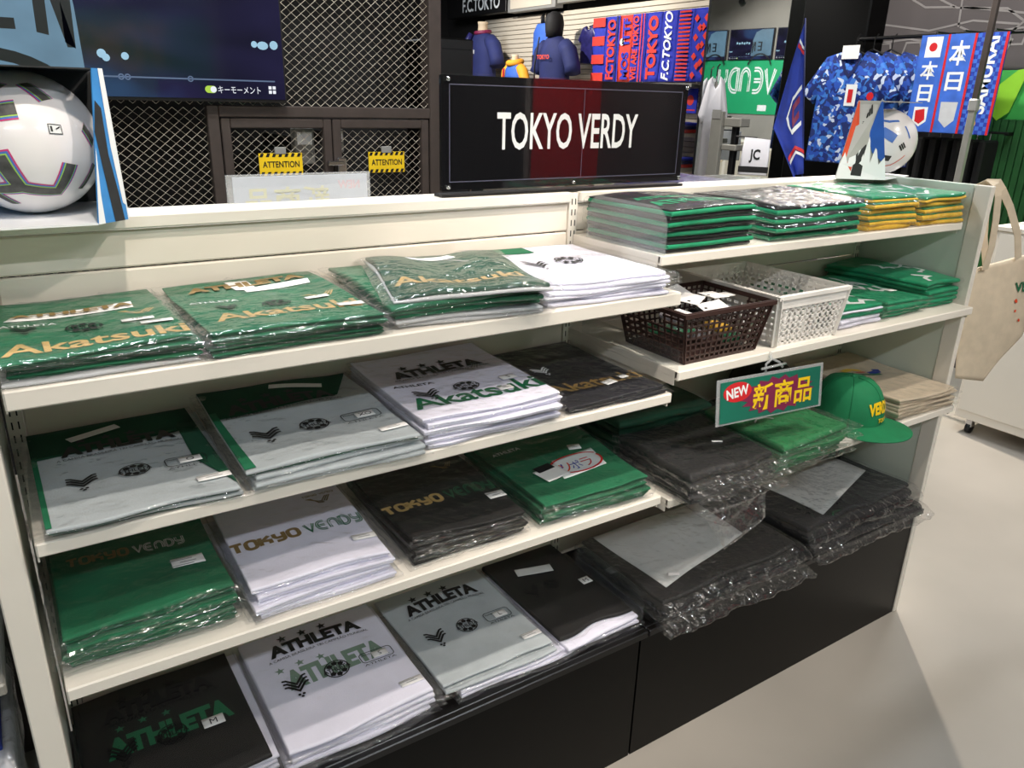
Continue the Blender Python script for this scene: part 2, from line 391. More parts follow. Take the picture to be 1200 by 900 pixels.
# ---------------------------------------------------------------- the room
struct(MB().box(-3, 9.2, -4.7, 9, -.05, 0).build('floor', MATS['floor_concrete']))
struct(MB().box(-3, 9.2, -4.7, 9, 3.4, 3.45).build('ceiling', MATS['ceiling_grey']))
struct(MB().box(-3, 9.2, -4.7, -4.5, 0, 3.4).build('wall_back', MATS['wall_plain']))
struct(MB().box(-3.1, -3, -4.7, 9, 0, 3.4).build('wall_left', MATS['wall_plain']))
struct(MB().box(-3, 9.2, 8.2, 8.3, 0, 3.4).build('wall_far', MATS['wall_dark']))
struct(MB().box(-3, 1.68, 2.62, 2.70, 0, 3.4).build('wall_void', MATS['void_fabric']))
struct(MB().box(5.12, 5.22, 3.62, 8.2, 0, 3.4).build('wall_right', MATS['wall_dark']))
wm = struct(MB().box(5.2, 5.3, -4.5, 2.86, 0, 3.4).build('wall_mural', MATS['mural_grey']))
struct(MB().box(9.1, 9.2, -4.5, 8.2, 0, 3.4).build('wall_side', MATS['wall_plain']))
struct(MB().box(5.0, 5.2, 2.30, 2.82, 0, 3.4, .01).build('trim_1', mat('pillar_black', '#040404', .5, spec=.12)), 'black pillar beside the tall mirror')
# line drawing of boots on the mural wall (outline print)
mb = MB(); rnd = random.Random(4)
for (cy, cz, s) in ((2.0, 2.18, .55), (1.25, 2.22, .55), (.55, 2.1, .6), (1.75, 2.62, .6), (.9, 2.75, .6), (2.1, 1.75, .5)):
    sole = [(-1, -.25), (-.8, -.33), (-.2, -.28), (.3, -.36), (.9, -.3), (1.05, -.15)]
    upper = [(-1, -.25), (-1.05, .3), (-.75, .45), (-.55, .3), (-.2, .25), (.3, .02), (.85, -.02), (1.05, -.15)]
    lace = [(-.5, .28), (-.1, .05), (.25, .03)]
    stud = []
    for k in range(5): stud += [(-.85+.4*k, -.32), (-.82+.4*k, -.45), (-.68+.4*k, -.45), (-.65+.4*k, -.32)]
    fold = [(-1.02, -.05), (-.5, -.12), (0, -.2), (.5, -.12), (1, -.18)]
    for pl in (sole, upper, lace, stud, fold):
        mb.frame2d(ribbon([(a*s+rnd.uniform(-.01, .01), b*s) for a, b in pl], .012), (5.197, cy, cz), (0, -1, 0), (0, 0, 1))
mb.build('boot_outline_print', MATS['mural_line'], wm)

# ceiling tubes and spot heads (the lamps the light comes from)
for i, (x, y) in enumerate(TUBES):
    t = thing('ceiling_tube', 'white tube lamp hung below the ceiling ' + ['behind the viewer at left', 'behind the viewer at right', 'above the mesh partition', 'above the open floor', 'near the far wall'][i], 'lamp', (x, y, 3.13), group='ceiling tube lamps')
    MB().box(-.82, .82, -.05, .05, .02, .07, .01).build('housing', MATS['white'], t)
    MB().tube([(-.8, 0, 0), (.8, 0, 0)], .016, 8).build('tube', MATS['led'], t, True)
    for s in (-.6, .6): MB().tube([(s, 0, .07), (s, 0, .27)], .004, 5).build('suspension_wire', MATS['black'], t)
AIM = ['the left shirt shelves', 'the right shelves', 'the shelf back panel', 'the right end of the shelving', 'the open floor', 'the mesh partition, added to brighten the wires', 'the far mannequins', 'the far scarves', 'the blue jerseys', 'the green banner', 'the red banner']
for i, sp in enumerate(SPOTS):
    loc = Vector(sp[0]); d = (Vector(sp[1])-loc).normalized()
    t = thing('spot_head', 'black ceiling spotlight aimed at ' + AIM[i], 'spotlight', loc-d*.12, group='ceiling spotlights')
    MB().tube([(0, 0, 0), tuple(d*.02), tuple(d*.10)], [.02, .045, .05], 12).build('lamp_body', MATS['black'], t, True)
    MB().tube([(0, 0, 0), (0, 0, 3.4-(loc-d*.12).z)], .008, 6).build('stem', MATS['black'], t)

# ---------------------------------------------------------------- gondola shelving
W1, W = 1.2, 2.377
ZL1, ZL2, ZL3, ZR1, ZR2, ZR3, ZB = 1.2454, 1.0243, .7771, 1.3062, 1.074, .7735, .41
YB = .387
g = thing('gondola_shelving', 'long cream metal gondola shelving unit with black kick boards', 'shelf', (0, 0, 0))
MB().box(-.038, 0, .019, .07, 0, 1.412, .002).build('end_post', MATS['cream_metal'], g)
MB().box(-.036, -.004, .073, .45, 0, 1.412, .002).build('end_panel', MATS['side_panel'], g)
MB().box(W, W+.021, .019, .066, 0, 1.412, .002).build('end_post', MATS['cream_metal'], g)
MB().box(W+.003, W+.018, .069, .45, 0, 1.412, .002).build('end_panel', MATS['side_panel'], g)
for (a, b) in ((.028, W1-.013), (W1+.013, W-.005)):
    zs = [.03, .2, .41, .56, .71, .86, 1.01, 1.16, 1.312, 1.379]
    for z0, z1 in zip(zs[:-1], zs[1:]): MB().box(a, b, YB, YB+.012, z0+.0015, z1-.0015, .003).build('back_board', MATS['cream_panel'], g)
    MB().box(a, b, YB-.014, YB+.07, 1.381, 1.405, .003).build('top_cap', MATS['cream_metal'], g)
for xu in (0.014, W1, W-.014):
    u = MB().box(xu-.0125, xu+.0125, YB-.004, YB+.05, 0, 1.403, .001).build('upright', MATS['cream_metal'], g)
    s = MB()
    for k in range(54):
        z = .05+k*.025
        for dx in (-.0062, .0038): s.box(xu+dx, xu+dx+.0024, YB-.0046, YB-.002, z, z+.014)
    s.build('slot_row', MATS['slot_dark'], u)
def shelf(x0, x1, yf, z, lip=.022):
    b = MB(); b.box(x0, x1, yf+.004, YB-.006, z-.016, z-.0006, .001)
    s = b.build('shelf', MATS['cream_metal'], g)
    MB().box(x0, x1, yf, yf+.012, z-lip, z, .0025).build('front_lip', MATS['cream_metal'], s)
    MB().box(x0, x0+.0025, yf+.012, YB-.006, z-.034, z-.016).build('end_flange', MATS['cream_metal'], s)
    MB().box(x1-.0025, x1, yf+.012, YB-.006, z-.034, z-.016).build('end_flange', MATS['cream_metal'], s)
    for xb in (x0+.008, x1-.011):
        m = MB(); V = [(xb+dx, y, zz) for dx in (0, .003) for (y, zz) in ((YB-.006, z-.1), (yf+.08, z-.032), (yf+.08, z-.017), (YB-.006, z-.017))]
        m.add(V, [(0, 1, 2, 3), (7, 6, 5, 4), (0, 4, 5, 1), (1, 5, 6, 2), (2, 6, 7, 3), (3, 7, 4, 0)]); m.build('bracket', MATS['cream_metal'], s)
for z, yf in ((ZL1, .0018), (ZL2, 0), (ZL3, 0)): shelf(.0156, W1-.002, yf, z, .028 if z == ZL1 else .022)
for z, yf in ((ZR1, .075), (ZR2, -.0074), (ZR3, -.02)): shelf(W1+.002, W-.002, yf, z)
for (a, b) in ((.002, W1-.002), (W1+.002, W-.002)):
    d = MB().box(a, b, .012, YB-.006, ZB-.02, ZB, .002).build('base_deck', MATS['black_lip'], g)
    MB().box(a, b, -.004, .012, ZB-.018, ZB+.001, .002).build('deck_edge', MATS['black_lip'], d)
for (a, b) in ((-.036, W1-.003), (W1+.003, W+.019)):
    k = MB(); V = [(x, y, z) for x in (a, b) for (y, z) in ((.044, 0), (.024, 0), (.024, .384), (.044, .391))]
    k.add(V, [(0, 1, 2, 3), (7, 6, 5, 4), (0, 4, 5, 1), (1, 5, 6, 2), (2, 6, 7, 3), (3, 7, 4, 0)]); k.build('kick_board', MATS['kick_black'], g)
MB().box(-.03, W+.015, .044, YB, .0, .388).build('base_box', MATS['black_lip'], g)
# the far side of the double-sided unit
for z in (1.36, 1.0, .6): MB().box(.0, W, YB+.052, YB+.42, z-.03, z, .002).build('rear_shelf', MATS['cream_metal'], g)
MB().box(.0, W, YB+.06, YB+.40, 0, .4, .002).build('rear_base', MATS['black_lip'], g)

# transparent plates at the shelf ends
def plate(prof, x, th, name, label, m_=None):
    m = MB(); n = len(prof); V = [(x, a, b) for a, b in prof] + [(x+th, a, b) for a, b in prof]
    m.add(V, [tuple(range(n)), tuple(range(2*n-1, n-1, -1))] + [(i, (i+1) % n, n+(i+1) % n, n+i) for i in range(n)])
    return tag(m.build(name, m_ or ACR), label, 'divider')
def rp(y0, y1, z0, z1, r): return [(y0, z0), (y1, z0)] + arcp(y1-r, z1-r, r, r, 0, 90, 6) + arcp(y0+r, z1-r, r, r, 90, 180, 6)
plate(rp(.071, .335, ZR1+.001, 1.406, .045), W1+.0045, .003, 'acrylic_divider', 'clear rounded plate at the end of the towel shelf', ACRH)
plate(rp(.0, .33, ZR2+.001, 1.118, .004), W1+.0045, .003, 'acrylic_divider', 'low clear plate left of the brown basket')
plate(rp(.03, .30, ZB+.0015, .50, .05), W1+.0045, .003, 'acrylic_divider', 'clear rounded plate beside the bagged jackets on the deck')

# ---------------------------------------------------------------- bagged folded goods
def wav(seed, n=6, kmin=6, kmax=28):
    r = np.random.RandomState(seed); k = r.uniform(kmin, kmax, n); a = r.uniform(0, 2*PI, n); p = r.uniform(0, 2*PI, n); am = (kmin/k)**.8; am /= am.sum()
    def f(x, y):
        o = 0
        for i in range(n): o = o+am[i]*np.sin(k[i]*(np.cos(a[i])*x+np.sin(a[i])*y)+p[i])
        return o
    return f
def ridge(seed, n=5, kmin=40, kmax=140):
    r = np.random.RandomState(seed); k = r.uniform(kmin, kmax, n); a = r.uniform(0, 2*PI, n); p = r.uniform(0, 2*PI, n); wf = wav(seed+9, 4, 15, 45)
    def f(x, y):
        q = wf(x, y)*2.2; o = 0
        for i in range(n): o = o+(1-2*np.abs(np.sin(k[i]*.5*(np.cos(a[i])*x+np.sin(a[i])*y)+p[i]+q)))/n
        return o
    return f
def cluster(lo, hi, r, n):
    e = np.array([0, .12, .4, .75, 1.2])*r
    if hi-lo < 3*r: return np.linspace(lo, hi, n+8)
    return np.concatenate([lo+e, np.linspace(lo+2.2*r, hi-2.2*r, n), hi-e[::-1]])
def gridfaces(nx, ny):
    i, j = np.meshgrid(np.arange(nx-1), np.arange(ny-1), indexing='ij'); a = i*ny+j
    return np.stack([a, a+ny, a+ny+1, a+1], -1).reshape(-1, 4)
def closed_sheet(X, Y, Zt, Zb):
    nx, ny = X.shape; N = nx*ny
    V = np.concatenate([np.stack([X, Y, Zt], -1).reshape(-1, 3), np.stack([X, Y, Zb], -1).reshape(-1, 3)])
    Ft = gridfaces(nx, ny); F = [Ft, Ft[:, ::-1]+N]
    id_ = np.arange(N).reshape(nx, ny); bd = np.concatenate([id_[:-1, 0], id_[-1, :-1], id_[1:, -1][::-1], id_[0, 1:][::-1]])
    nb = np.roll(bd, -1); F.append(np.stack([bd, bd+N, nb+N, nb], -1))
    return V, np.concatenate(F)
def fastmesh(name, V, F, m, parent, smooth=True):
    me = bpy.data.meshes.new(name); me.from_pydata(V.tolist(), [], F.tolist()); me.update()
    if smooth: me.polygons.foreach_set('use_smooth', [True]*len(me.polygons))
    me.materials.append(MATS[m] if isinstance(m, str) else m)
    o = bpy.data.objects.new(name, me); COL.objects.link(o); o.parent = parent; return o

class Pack: pass
ORD = ['topmost', 'second from top', 'third from top', 'fourth from top', 'fifth from top', 'sixth from top', 'seventh from top']
def surf0(z): return lambda X, Y: np.zeros_like(np.asarray(X, float))+z
def pile(x0, x1, yf, d, z, layers, phrase, group, cat='shirt', seed=1, rot=0.0, amp=.004, bagm=(.012, .012, .008), item='shirt', pname='folded_shirt', oname='bagged_shirt', jit=.008, lip_y=None, droop=0.0, res=(16, 20), base=None):
    """layers are listed bottom to top: dict(slabs=[(material, share, front inset)], T=thickness, word=colour word, dx, dy, rot, bag)"""
    S = base or surf0(z+.0006); out = []; n = len(layers); rr = np.random.RandomState(seed*13+5)
    cx = (x0+x1)/2; wd = x1-x0
    for k, L in enumerate(layers):
        Tk = L.get('T', .015); nf = wav(seed*31+k, 7, 6, 40 if k == n-1 else 28); a = L.get('amp', amp)*(1.7 if k == n-1 else 1.25); low = S; sag = L.get('sag', 0)
        def S2(X, Y, low=low, Tk=Tk, nf=nf, a=a, sag=sag, k=k): return low(X, Y)+np.maximum(Tk+a*nf(X, Y)*(min(1, .4+.3*k)), .45*Tk)
        r = rot+L.get('rot', rr.uniform(-.035, .035) if n > 1 else 0); ox = cx+L.get('dx', rr.uniform(-jit, jit)); oy = yf+L.get('dy', rr.uniform(-jit, jit))
        lw = L.get('w', wd); ld = L.get('d', d); c, s_ = math.cos(r), math.sin(r)
        z0 = float(low(np.array(ox), np.array(oy+ld*.5)))
        lab = L.get('label') or 'bagged %s %s, %s in the %s' % (L.get('word', ''), L.get('item', item), ORD[n-1-k] if n > 1 else 'alone', phrase)
        root = thing(L.get('oname', oname), lab, L.get('cat', cat), (ox, oy, z0), r, group)
        P = Pack(); P.root = root; P.w = lw; P.d = ld; P.T = Tk
        def WX(x, y, c=c, s_=s_, ox=ox, oy=oy): return ox+c*x-s_*y, oy+s_*x+c*y
        dr = L.get('droop', droop); ly = lip_y
        def Zl(x, y, f, low=low, S2=S2, WX=WX, z0=z0, dr=dr):
            X, Y = WX(x, y); lo = low(X, Y); zz = lo+(S2(X, Y)-lo)*f
            if dr and ly is not None: zz = zz-dr*np.clip(ly-Y, 0, 1)**1.3
            return zz-z0
        P.z = Zl
        ff = wav(seed*7+k+100, 4, 8, 40); tot = sum(q[1] for q in L['slabs']); f0 = .03
        for (mname, share, inset) in L['slabs']:
            f1 = f0+share/tot*.94; H = Tk*(f1-f0)*.97; rr_ = max(H*.5, .0025)
            xs = cluster(-lw/2+.5*inset, lw/2-.5*inset, rr_, res[0]); ys = cluster(inset, ld, rr_, res[1])
            X, Y = np.meshgrid(xs, ys, indexing='ij')
            e = np.minimum(np.minimum(X-xs[0], xs[-1]-X)*1.6, np.minimum(Y-ys[0], ys[-1]-Y)); h = np.sqrt(np.clip(1-(1-np.clip(e/rr_, 0, 1))**2, 0, 1))*.96+.04
            Yd = Y+.009*ff(X*1.3, Y*0+k)*(1-Y/ld)
            zt = Zl(X, Yd, f1); zb = Zl(X, Yd, f0); mid = (zt+zb)/2; hh = (zt-zb)/2*h
            V, F = closed_sheet(X, Yd, mid+hh, mid-hh); fastmesh(L.get('pname', pname), V, F, mname, root)
            f0 = f1
        bg = L.get('bag', BAG)
        if bg is not None:
            ml, mr, mf = L.get('bagm', bagm); nxb, nyb = 26, 30
            xs = np.concatenate([np.linspace(-lw/2-ml, -lw/2-.001, 5), np.linspace(-lw/2+.004, lw/2-.004, nxb), np.linspace(lw/2+.001, lw/2+mr, 5)])
            ys = np.concatenate([np.linspace(-mf, -.001, 6), np.linspace(.004, ld-.004, nyb), np.linspace(ld+.001, ld+.008, 3)])
            X, Y = np.meshgrid(xs, ys, indexing='ij')
            rg = ridge(seed*17+k*3+1); rg2 = ridge(seed*19+k*5+2, 5, 60, 200)
            ex = np.clip(np.maximum(np.maximum(-lw/2-X, X-lw/2)/max(ml, mr, .004), 0), 0, 1); ey = np.clip(np.maximum(-Y/max(mf, .004), (Y-ld)/.008), 0, 1)
            e = np.clip(np.maximum(ex, ey), 0, 1); inner = np.clip(np.minimum(np.minimum(X+lw/2, lw/2-X), Y)/.02, 0, 1)
            prof = (1-e)**.6*.93+.07; edge = 1-inner
            cr = L.get('crinkle', 1.0)
            Yd = Y+.009*ff(X*1.3, Y*0+k)*(1-np.clip(Y/ld, 0, 1))+e*.004*rg2(X, Y)*cr; Xd = X+e*.003*rg(X+.3, Y)*cr
            zt = Zl(Xd, Yd, 1.0); zb = Zl(Xd, Yd, 0.0); mid = (zt+zb)/2; hh = (zt-zb)/2
            d1 = (.0006+.0013*cr*np.clip(rg(X, Y)*.5+.5, 0, 1)*(.3+1.3*edge))
            zt2 = mid+hh*prof+d1+e*.0026*cr*rg2(X, Y); zb2 = mid-hh*prof*.98+e*.0022*cr*rg2(X+.1, Y)-.0002
            zt2 = np.maximum(zt2, zb2+.0003)
            V, F = closed_sheet(Xd, Yd, zt2, zb2); P.bag = fastmesh('bag', V, F, bg, root)
        P.lift_bag = .0026; S = S2; out.append(P)
    return out
def pr(P, geo, m, name='shirt_print', u=0, v=.5, on='shirt', lift=None, scale=None, parent=None, arr=None):
    V, F = geo; V = np.array(V, float); x = V[:, 0]+u*P.w; y = V[:, 1]+v*P.d
    lf = (lift if lift is not None else (.0009 if on == 'shirt' else P.lift_bag))
    z = P.z(x, y, np.ones_like(x)*(.97 if on == 'shirt' else 1.0))+lf
    return fm2(name, np.stack([x, y, z], -1), F, m, parent or P.root)
def fm2(name, V, F, m, parent):
    me = bpy.data.meshes.new(name); me.from_pydata(V.tolist(), [], [tuple(f) for f in F]); me.update()
    me.materials.append(MATS[m] if isinstance(m, str) else m); o = bpy.data.objects.new(name, me); COL.objects.link(o); o.parent = parent; return o
def patch(P, corners, m, name, on='shirt', lift=.0012, n=10, parent=None):
    """a four-cornered sheet following the top of the pack; corners as (u across, v from front)"""
    c = np.array(corners, float)*[P.w, P.d]; s, t = np.meshgrid(np.linspace(0, 1, n), np.linspace(0, 1, n), indexing='ij')
    q = (1-s)[..., None]*(1-t)[..., None]*c[0]+s[..., None]*(1-t)[..., None]*c[1]+s[..., None]*t[..., None]*c[2]+(1-s)[..., None]*t[..., None]*c[3]
    x, y = q[..., 0], q[..., 1]; z = P.z(x, y, np.ones_like(x)*(.97 if on == 'shirt' else 1.0))
    V, F = closed_sheet(x, y, z+lift+.0006, z+lift); return fastmesh(name, V, F, m, parent or P.root)
def tilted(uc, vc, w_, h_, a=0.0, P=None):
    c, s_ = math.cos(a), math.sin(a)
    return [(uc+(c*i*w_-s_*j*h_)/2/P.w, vc+(s_*i*w_+c*j*h_)/2/P.d) for (i, j) in ((-1, -1), (1, -1), (1, 1), (-1, 1))]
def label(P, u, v, w_=.05, h_=.02, text=None, a=0.0, lines=2, name='price_label'):
    o = patch(P, tilted(u, v, w_, h_, a, P), 'paper', name, 'bag', P.lift_bag, 4)
    if text: pr(P, fit(T(text), ht=h_*.55, at=(0, 0), rot=a), 'print_black', 'size_mark', u, v, 'bag', P.lift_bag+.0012, parent=o)
    else:
        gs = [fit(rect2(-w_*.36, w_*(.1+.26*(i % 2)), -h_*.05, h_*.05), wd=w_*(.7-.2*(i % 2)), ht=h_*.09, at=(0, h_*(.2-.3*i)), rot=a) for i in range(lines)]
        pr(P, join2(*gs), 'grey_line', 'label_print', u, v, 'bag', P.lift_bag+.0012, parent=o)
def stars(s, gap): return join2(*[star(s, (gap*(i-1), .12*gap*abs(i-1)*-1)) for i in range(3)])
def athleta_bag(P, size=None, big=True, price=True, v=.36, colour='print_black', uc=0.0, box=True):
    w_ = P.w
    if big:
        pr(P, fit(T('ATHLETA', .055), wd=.68*w_, ht=.040, arc=.006), colour, 'bag_lettering', uc, v+.36, 'bag')
        for i in range(3): pr(P, star(.012), colour, 'bag_star', uc-.06+.15*(i-1), v+.465, 'bag')
        pr(P, fit(T('A CAMISA BRASILEIRA TRI CAMPEÃO MUNDIAL'), wd=.74*w_, ht=.010, arc=.006), colour, 'bag_lettering', uc, v+.275, 'bag')
    pr(P, feather(.083*w_), colour, 'feather_mark', -.27, v, 'bag'); pr(P, ball_mark(.084*w_), colour, 'ball_mark', .015, v+.025, 'bag')
    if box:
        pr(P, ribbon(rrect(-.12*w_, .12*w_, -.016, .016, .008), .0018, True), colour, 'size_frame', .31, v+.02, 'bag')
        pr(P, fit(T('Medida'), wd=.07*w_, ht=.006), colour, 'bag_lettering', .24, v+.045, 'bag'); pr(P, fit(T('ATHLETA'), wd=.24*w_, ht=.006), colour, 'bag_lettering', .31, v-.045, 'bag')
    if size: label(P, .335, v+.02, .034, .021, size, name='size_label')
    if price: label(P, .40, .12, .05, .018)
def LY(n, slabs, T_, word, **kw): return [dict(slabs=slabs, T=T_, word=word, **kw) for _ in range(n)]
GR = [('cloth_green', 1, .004), ('cloth_green', 1, 0)]
GG = 'gold-lettered green shirts on the top shelf'
# ---- top shelf, left bay
A1 = pile(.022, .262, .018, .34, ZL1, LY(1, [('cloth_lightgrey', 1, 0)], .006, 'pale grey') + LY(3, GR, .0068, 'green')+LY(1, GR, .0075, 'green', crinkle=3.0), 'leftmost pile on the top shelf', GG, seed=11, amp=.0035)
P = A1[-1]
patch(P, [(-.42, .58), (.32, .62), (.33, .74), (-.36, .72)], 'paper', 'paper_strip', 'bag', .001, 12)
pr(P, fit(T('ATHLETA', .055), wd=.72*P.w, ht=.026), 'gold_dark', 'strip_print', -.03, .665, 'bag', .0042)
pr(P, fit(T('ATHLETA', .02), wd=.3*P.w, ht=.014), 'print_white', 'chest_print', -.3, .47)
pr(P, fit(T('Akatsuki', .02), wd=.98*P.w, ht=.046), 'gold', 'shirt_print', .02, .13)
pr(P, feather(.016), 'print_black', 'bag_print', -.33, .36, 'bag'); pr(P, ball_mark(.023), 'print_black', 'bag_print', -.02, .33, 'bag')
pr(P, wing_v(.028), 'gold', 'chest_emblem', .33, .52)
label(P, .28, .34, .045, .014, '130', name='size_label'); label(P, .37, .26, .045, .014)
A2 = pile(.276, .545, .012, .35, ZL1, LY(4, GR, .0068, 'green')+LY(1, GR, .0075, 'green', crinkle=3.0), 'second pile on the top shelf', GG, seed=12, amp=.0045)
P = A2[-1]
patch(P, [(-.05, .72), (.38, .72), (.4, .80), (-.05, .80)], 'paper', 'hang_tag', 'bag', .001); patch(P, [(-.1, .78), (.04, .74), (.02, .92), (-.12, .94)], 'paper', 'hang_tag', 'bag', .0016)
pr(P, fit(T('ATHLETA', .055), wd=.78*P.w, ht=.03), 'gold_dark', 'bag_print', 0, .86, 'bag'); pr(P, fit(T('ATHLETA', .02), wd=.3*P.w, ht=.014), 'print_white', 'chest_print', -.3, .6)
pr(P, fit(T('Akatsuki', .02), wd=.88*P.w, ht=.05), 'gold', 'shirt_print', .03, .26); pr(P, wing_v(.03), 'gold', 'chest_emblem', .34, .47)
pr(P, feather(.017), 'print_black', 'bag_print', -.27, .42, 'bag'); pr(P, ball_mark(.022), 'print_black', 'bag_print', .02, .42, 'bag')
label(P, .28, .42, .04, .016, 'S', name='size_label'); label(P, .40, .22, .045, .016)
A3 = pile(.565, .845, .012, .35, ZL1, LY(2, [('cloth_lightgrey', 1, .003)], .008, 'pale grey') + LY(3, [('cloth_green', 1, 0)], .009, 'green') + LY(1, [('cloth_lightgrey', .6, 0), ('cloth_darkgreen', 1, .006)], .012, 'dark green', rot=-.16, amp=.009, bag=BAGX), 'crumpled third pile on the top shelf', GG, seed=13, rot=-.1, amp=.006, bagm=(.018, .018, .01))
P = A3[-1]
patch(P, [(-.2, .8), (.12, .78), (.1, .92), (-.22, .9)], 'paper', 'hang_tag', 'bag', .001)
pr(P, fit(T('Akatsuki', .02), wd=.86*P.w, ht=.05), 'gold', 'shirt_print', -.02, .27); pr(P, ribbon([(.0, .08), (.01, .04), (.04, -.02), (.1, -.06)], .006), 'grey_line', 'collar_piping', 0, .7)
A4 = pile(.872, 1.158, .012, .345, ZL1, LY(6, [('cloth_white', 1, 0)], .0072, 'white'), 'white pile ending the top shelf', 'white shirts on the top shelf', seed=14, rot=-.06, amp=.005, bagm=(.015, .025, .01))
P = A4[-1]
pr(P, feather(.028), 'print_black', 'bag_print', -.22, .42, 'bag'); pr(P, ball_mark(.03), 'print_black', 'bag_print', .1, .52, 'bag'); patch(P, [(-.45, .72), (0, .8), (0, .97), (-.4, .95)], 'cloth_green', 'collar_insert')
pr(P, ribbon([(a, b) for a, b in rrect(-.03, .03, -.014, .014, .006)], .0015, True), 'grey_line', 'bag_print', .33, .55, 'bag')

# ---- second shelf, left bay
GB = 'shirts in printed bags on the second shelf'
gsl = [('cloth_lightgrey', 1, 0)]
B1 = pile(.03, .288, .0, .365, ZL2, LY(2, [('cloth_darkgreen', .5, .004), ('cloth_grey', 1, 0)], .0095, 'grey'), 'leftmost pile on the second shelf', GB, seed=21, amp=.003, bagm=(.02, .01, .006))
P = B1[-1]
patch(P, [(-.5, .66), (.5, .72), (.5, .99), (-.5, .99)], 'cloth_darkgreen', 'green_insert'); patch(P, [(.36, .36), (.5, .02), (.5, .8), (.38, .8)], 'cloth_darkgreen', 'green_insert'); patch(P, [(-.5, .0), (-.47, .0), (-.47, .7), (-.5, .7)], 'cloth_green', 'green_insert')
athleta_bag(P, 'O', v=.33); patch(P, tilted(-.12, .86, .085, .02, .35, P), 'paper', 'hang_tag', 'bag', .003)
B2 = pile(.308, .60, -.005, .36, ZL2, LY(3, [('cloth_grey', 1, 0)], .009, 'grey') + LY(1, [('cloth_darkgreen', .5, .004), ('cloth_grey', 1, 0)], .012, 'grey'), 'size XO pile on the second shelf', GB, seed=22, amp=.004)
P = B2[-1]
patch(P, [(-.5, .62), (.3, .66), (.5, .99), (-.5, .99)], 'cloth_darkgreen', 'green_insert'); patch(P, [(-.5, .03), (-.44, .03), (-.46, .7), (-.5, .7)], 'cloth_green', 'green_insert')
athleta_bag(P, 'XO', v=.33, uc=-.06); patch(P, tilted(.1, .86, .1, .022, -.3, P), 'paper', 'hang_tag', 'bag', .003)
B3 = pile(.61, .90, -.002, .36, ZL2, LY(6, [('cloth_white', 1, .003), ('cloth_white', 1, 0)], .0095, 'white'), 'white pile on the second shelf', GB, seed=23, amp=.003, bagm=(.008, .008, .004))
P = B3[-1]
pr(P, fit(T('Akatsuki', .02), wd=.95*P.w, ht=.062), 'club_green', 'shirt_print', .02, .22); pr(P, fit(T('ATHLETA', .02), wd=.3*P.w, ht=.013), 'print_black', 'chest_print', -.28, .5)
pr(P, wing_v(.03), 'grey_line', 'chest_emblem', .22, .6); athleta_bag(P, 'S', v=.31, price=False, box=False); label(P, .22, .2, .03, .018)
B4 = pile(.93, 1.182, .002, .355, ZL2, LY(2, [('cloth_navy', 1, .002), ('cloth_navy', 1, 0)], .0095, 'navy'), 'dark pile ending the second shelf', GB, seed=24, amp=.004, bagm=(.012, .012, .006))
P = B4[-1]; pr(P, fit(T('Akatsuki', .02), wd=.95*P.w, ht=.05), 'gold_dark', 'shirt_print', .04, .26); label(P, .13, .2, .034, .022, a=.2); label(P, .33, .24, .022, .018, a=.15)
pr(P, feather(.02), 'print_white', 'bag_print', -.2, .55, 'bag')

# ---- third shelf, left bay
def verdy(P, c1, c2, v=.55, wd=.8, uc=0.0, rot=0.0, st=.26, dbl=True):
    h = wd*P.w*.16
    pr(P, fit(club('TOKYO', st, gap=.98), wd=wd*.52*P.w, ht=h, at=(0, 0), rot=rot), c1, 'shirt_print', uc-.25*wd, v)
    pr(P, fit(club('VERDY', .13 if dbl else .16, double=dbl), wd=wd*.46*P.w, ht=h*1.05, at=(0, 0), rot=rot), c2, 'shirt_print', uc+.27*wd, v+.0)
GC = 'shirts with club lettering on the third shelf'
C1 = pile(.02, .268, .03, .315, ZL3, LY(4, [('cloth_green', 1, .005), ('cloth_green', 1, 0)], .0185, 'green', crinkle=1.6), 'green pile at left of third shelf', GC, seed=31, amp=.006, bagm=(.014, .012, .012))
P = C1[-1]; verdy(P, 'gold_dark', 'print_white', .63, .74, -.03); label(P, .3, .36, .052, .033, lines=3); pr(P, fit(T('VERDY', .03), wd=.06, ht=.01), 'faded_green', 'chest_print', .25, .86)
C2 = pile(.30, .548, .018, .335, ZL3, LY(4, [('cloth_white', 1, .004), ('cloth_white', 1, 0)], .0145, 'white', crinkle=1.2), 'white pile on the third shelf', GC, seed=32, amp=.005, bagm=(.012, .010, .010))
P = C2[-1]; verdy(P, 'gold_dark', 'club_green', .42, .98, .0, st=.3); pr(P, wing_v(.026), 'gold_dark', 'chest_emblem', .3, .72); pr(P, fit(club('TOKYO', .2), wd=.03, ht=.009), 'gold_dark', 'chest_emblem', .24, .8); pr(P, fit(club('VERDY', .2), wd=.03, ht=.009), 'gold_dark', 'chest_emblem', .38, .8); label(P, .4, .2, .045, .018)
C3 = pile(.597, .845, .028, .315, ZL3, LY(4, [('cloth_black', 1, .004), ('cloth_black', 1, 0)], .0135, 'black', crinkle=1.6), 'black pile on the third shelf', GC, seed=33, amp=.006, bagm=(.014, .010, .012), rot=-.02)
P = C3[-1]; verdy(P, 'gold', 'club_green', .40, 1.0, .0, st=.3); pr(P, wing_v(.026), 'gold_dark', 'chest_emblem', .28, .78); label(P, .42, .25, .04, .026)
C4 = pile(.885, 1.165, .015, .335, ZL3, LY(4, [('cloth_green', 1, .004), ('cloth_green', 1, 0)], .0135, 'green', crinkle=1.3), 'coloured-logo green pile on the third shelf', GC, seed=34, amp=.005, bagm=(.012, .010, .010), rot=-.02)
P = C4[-1]
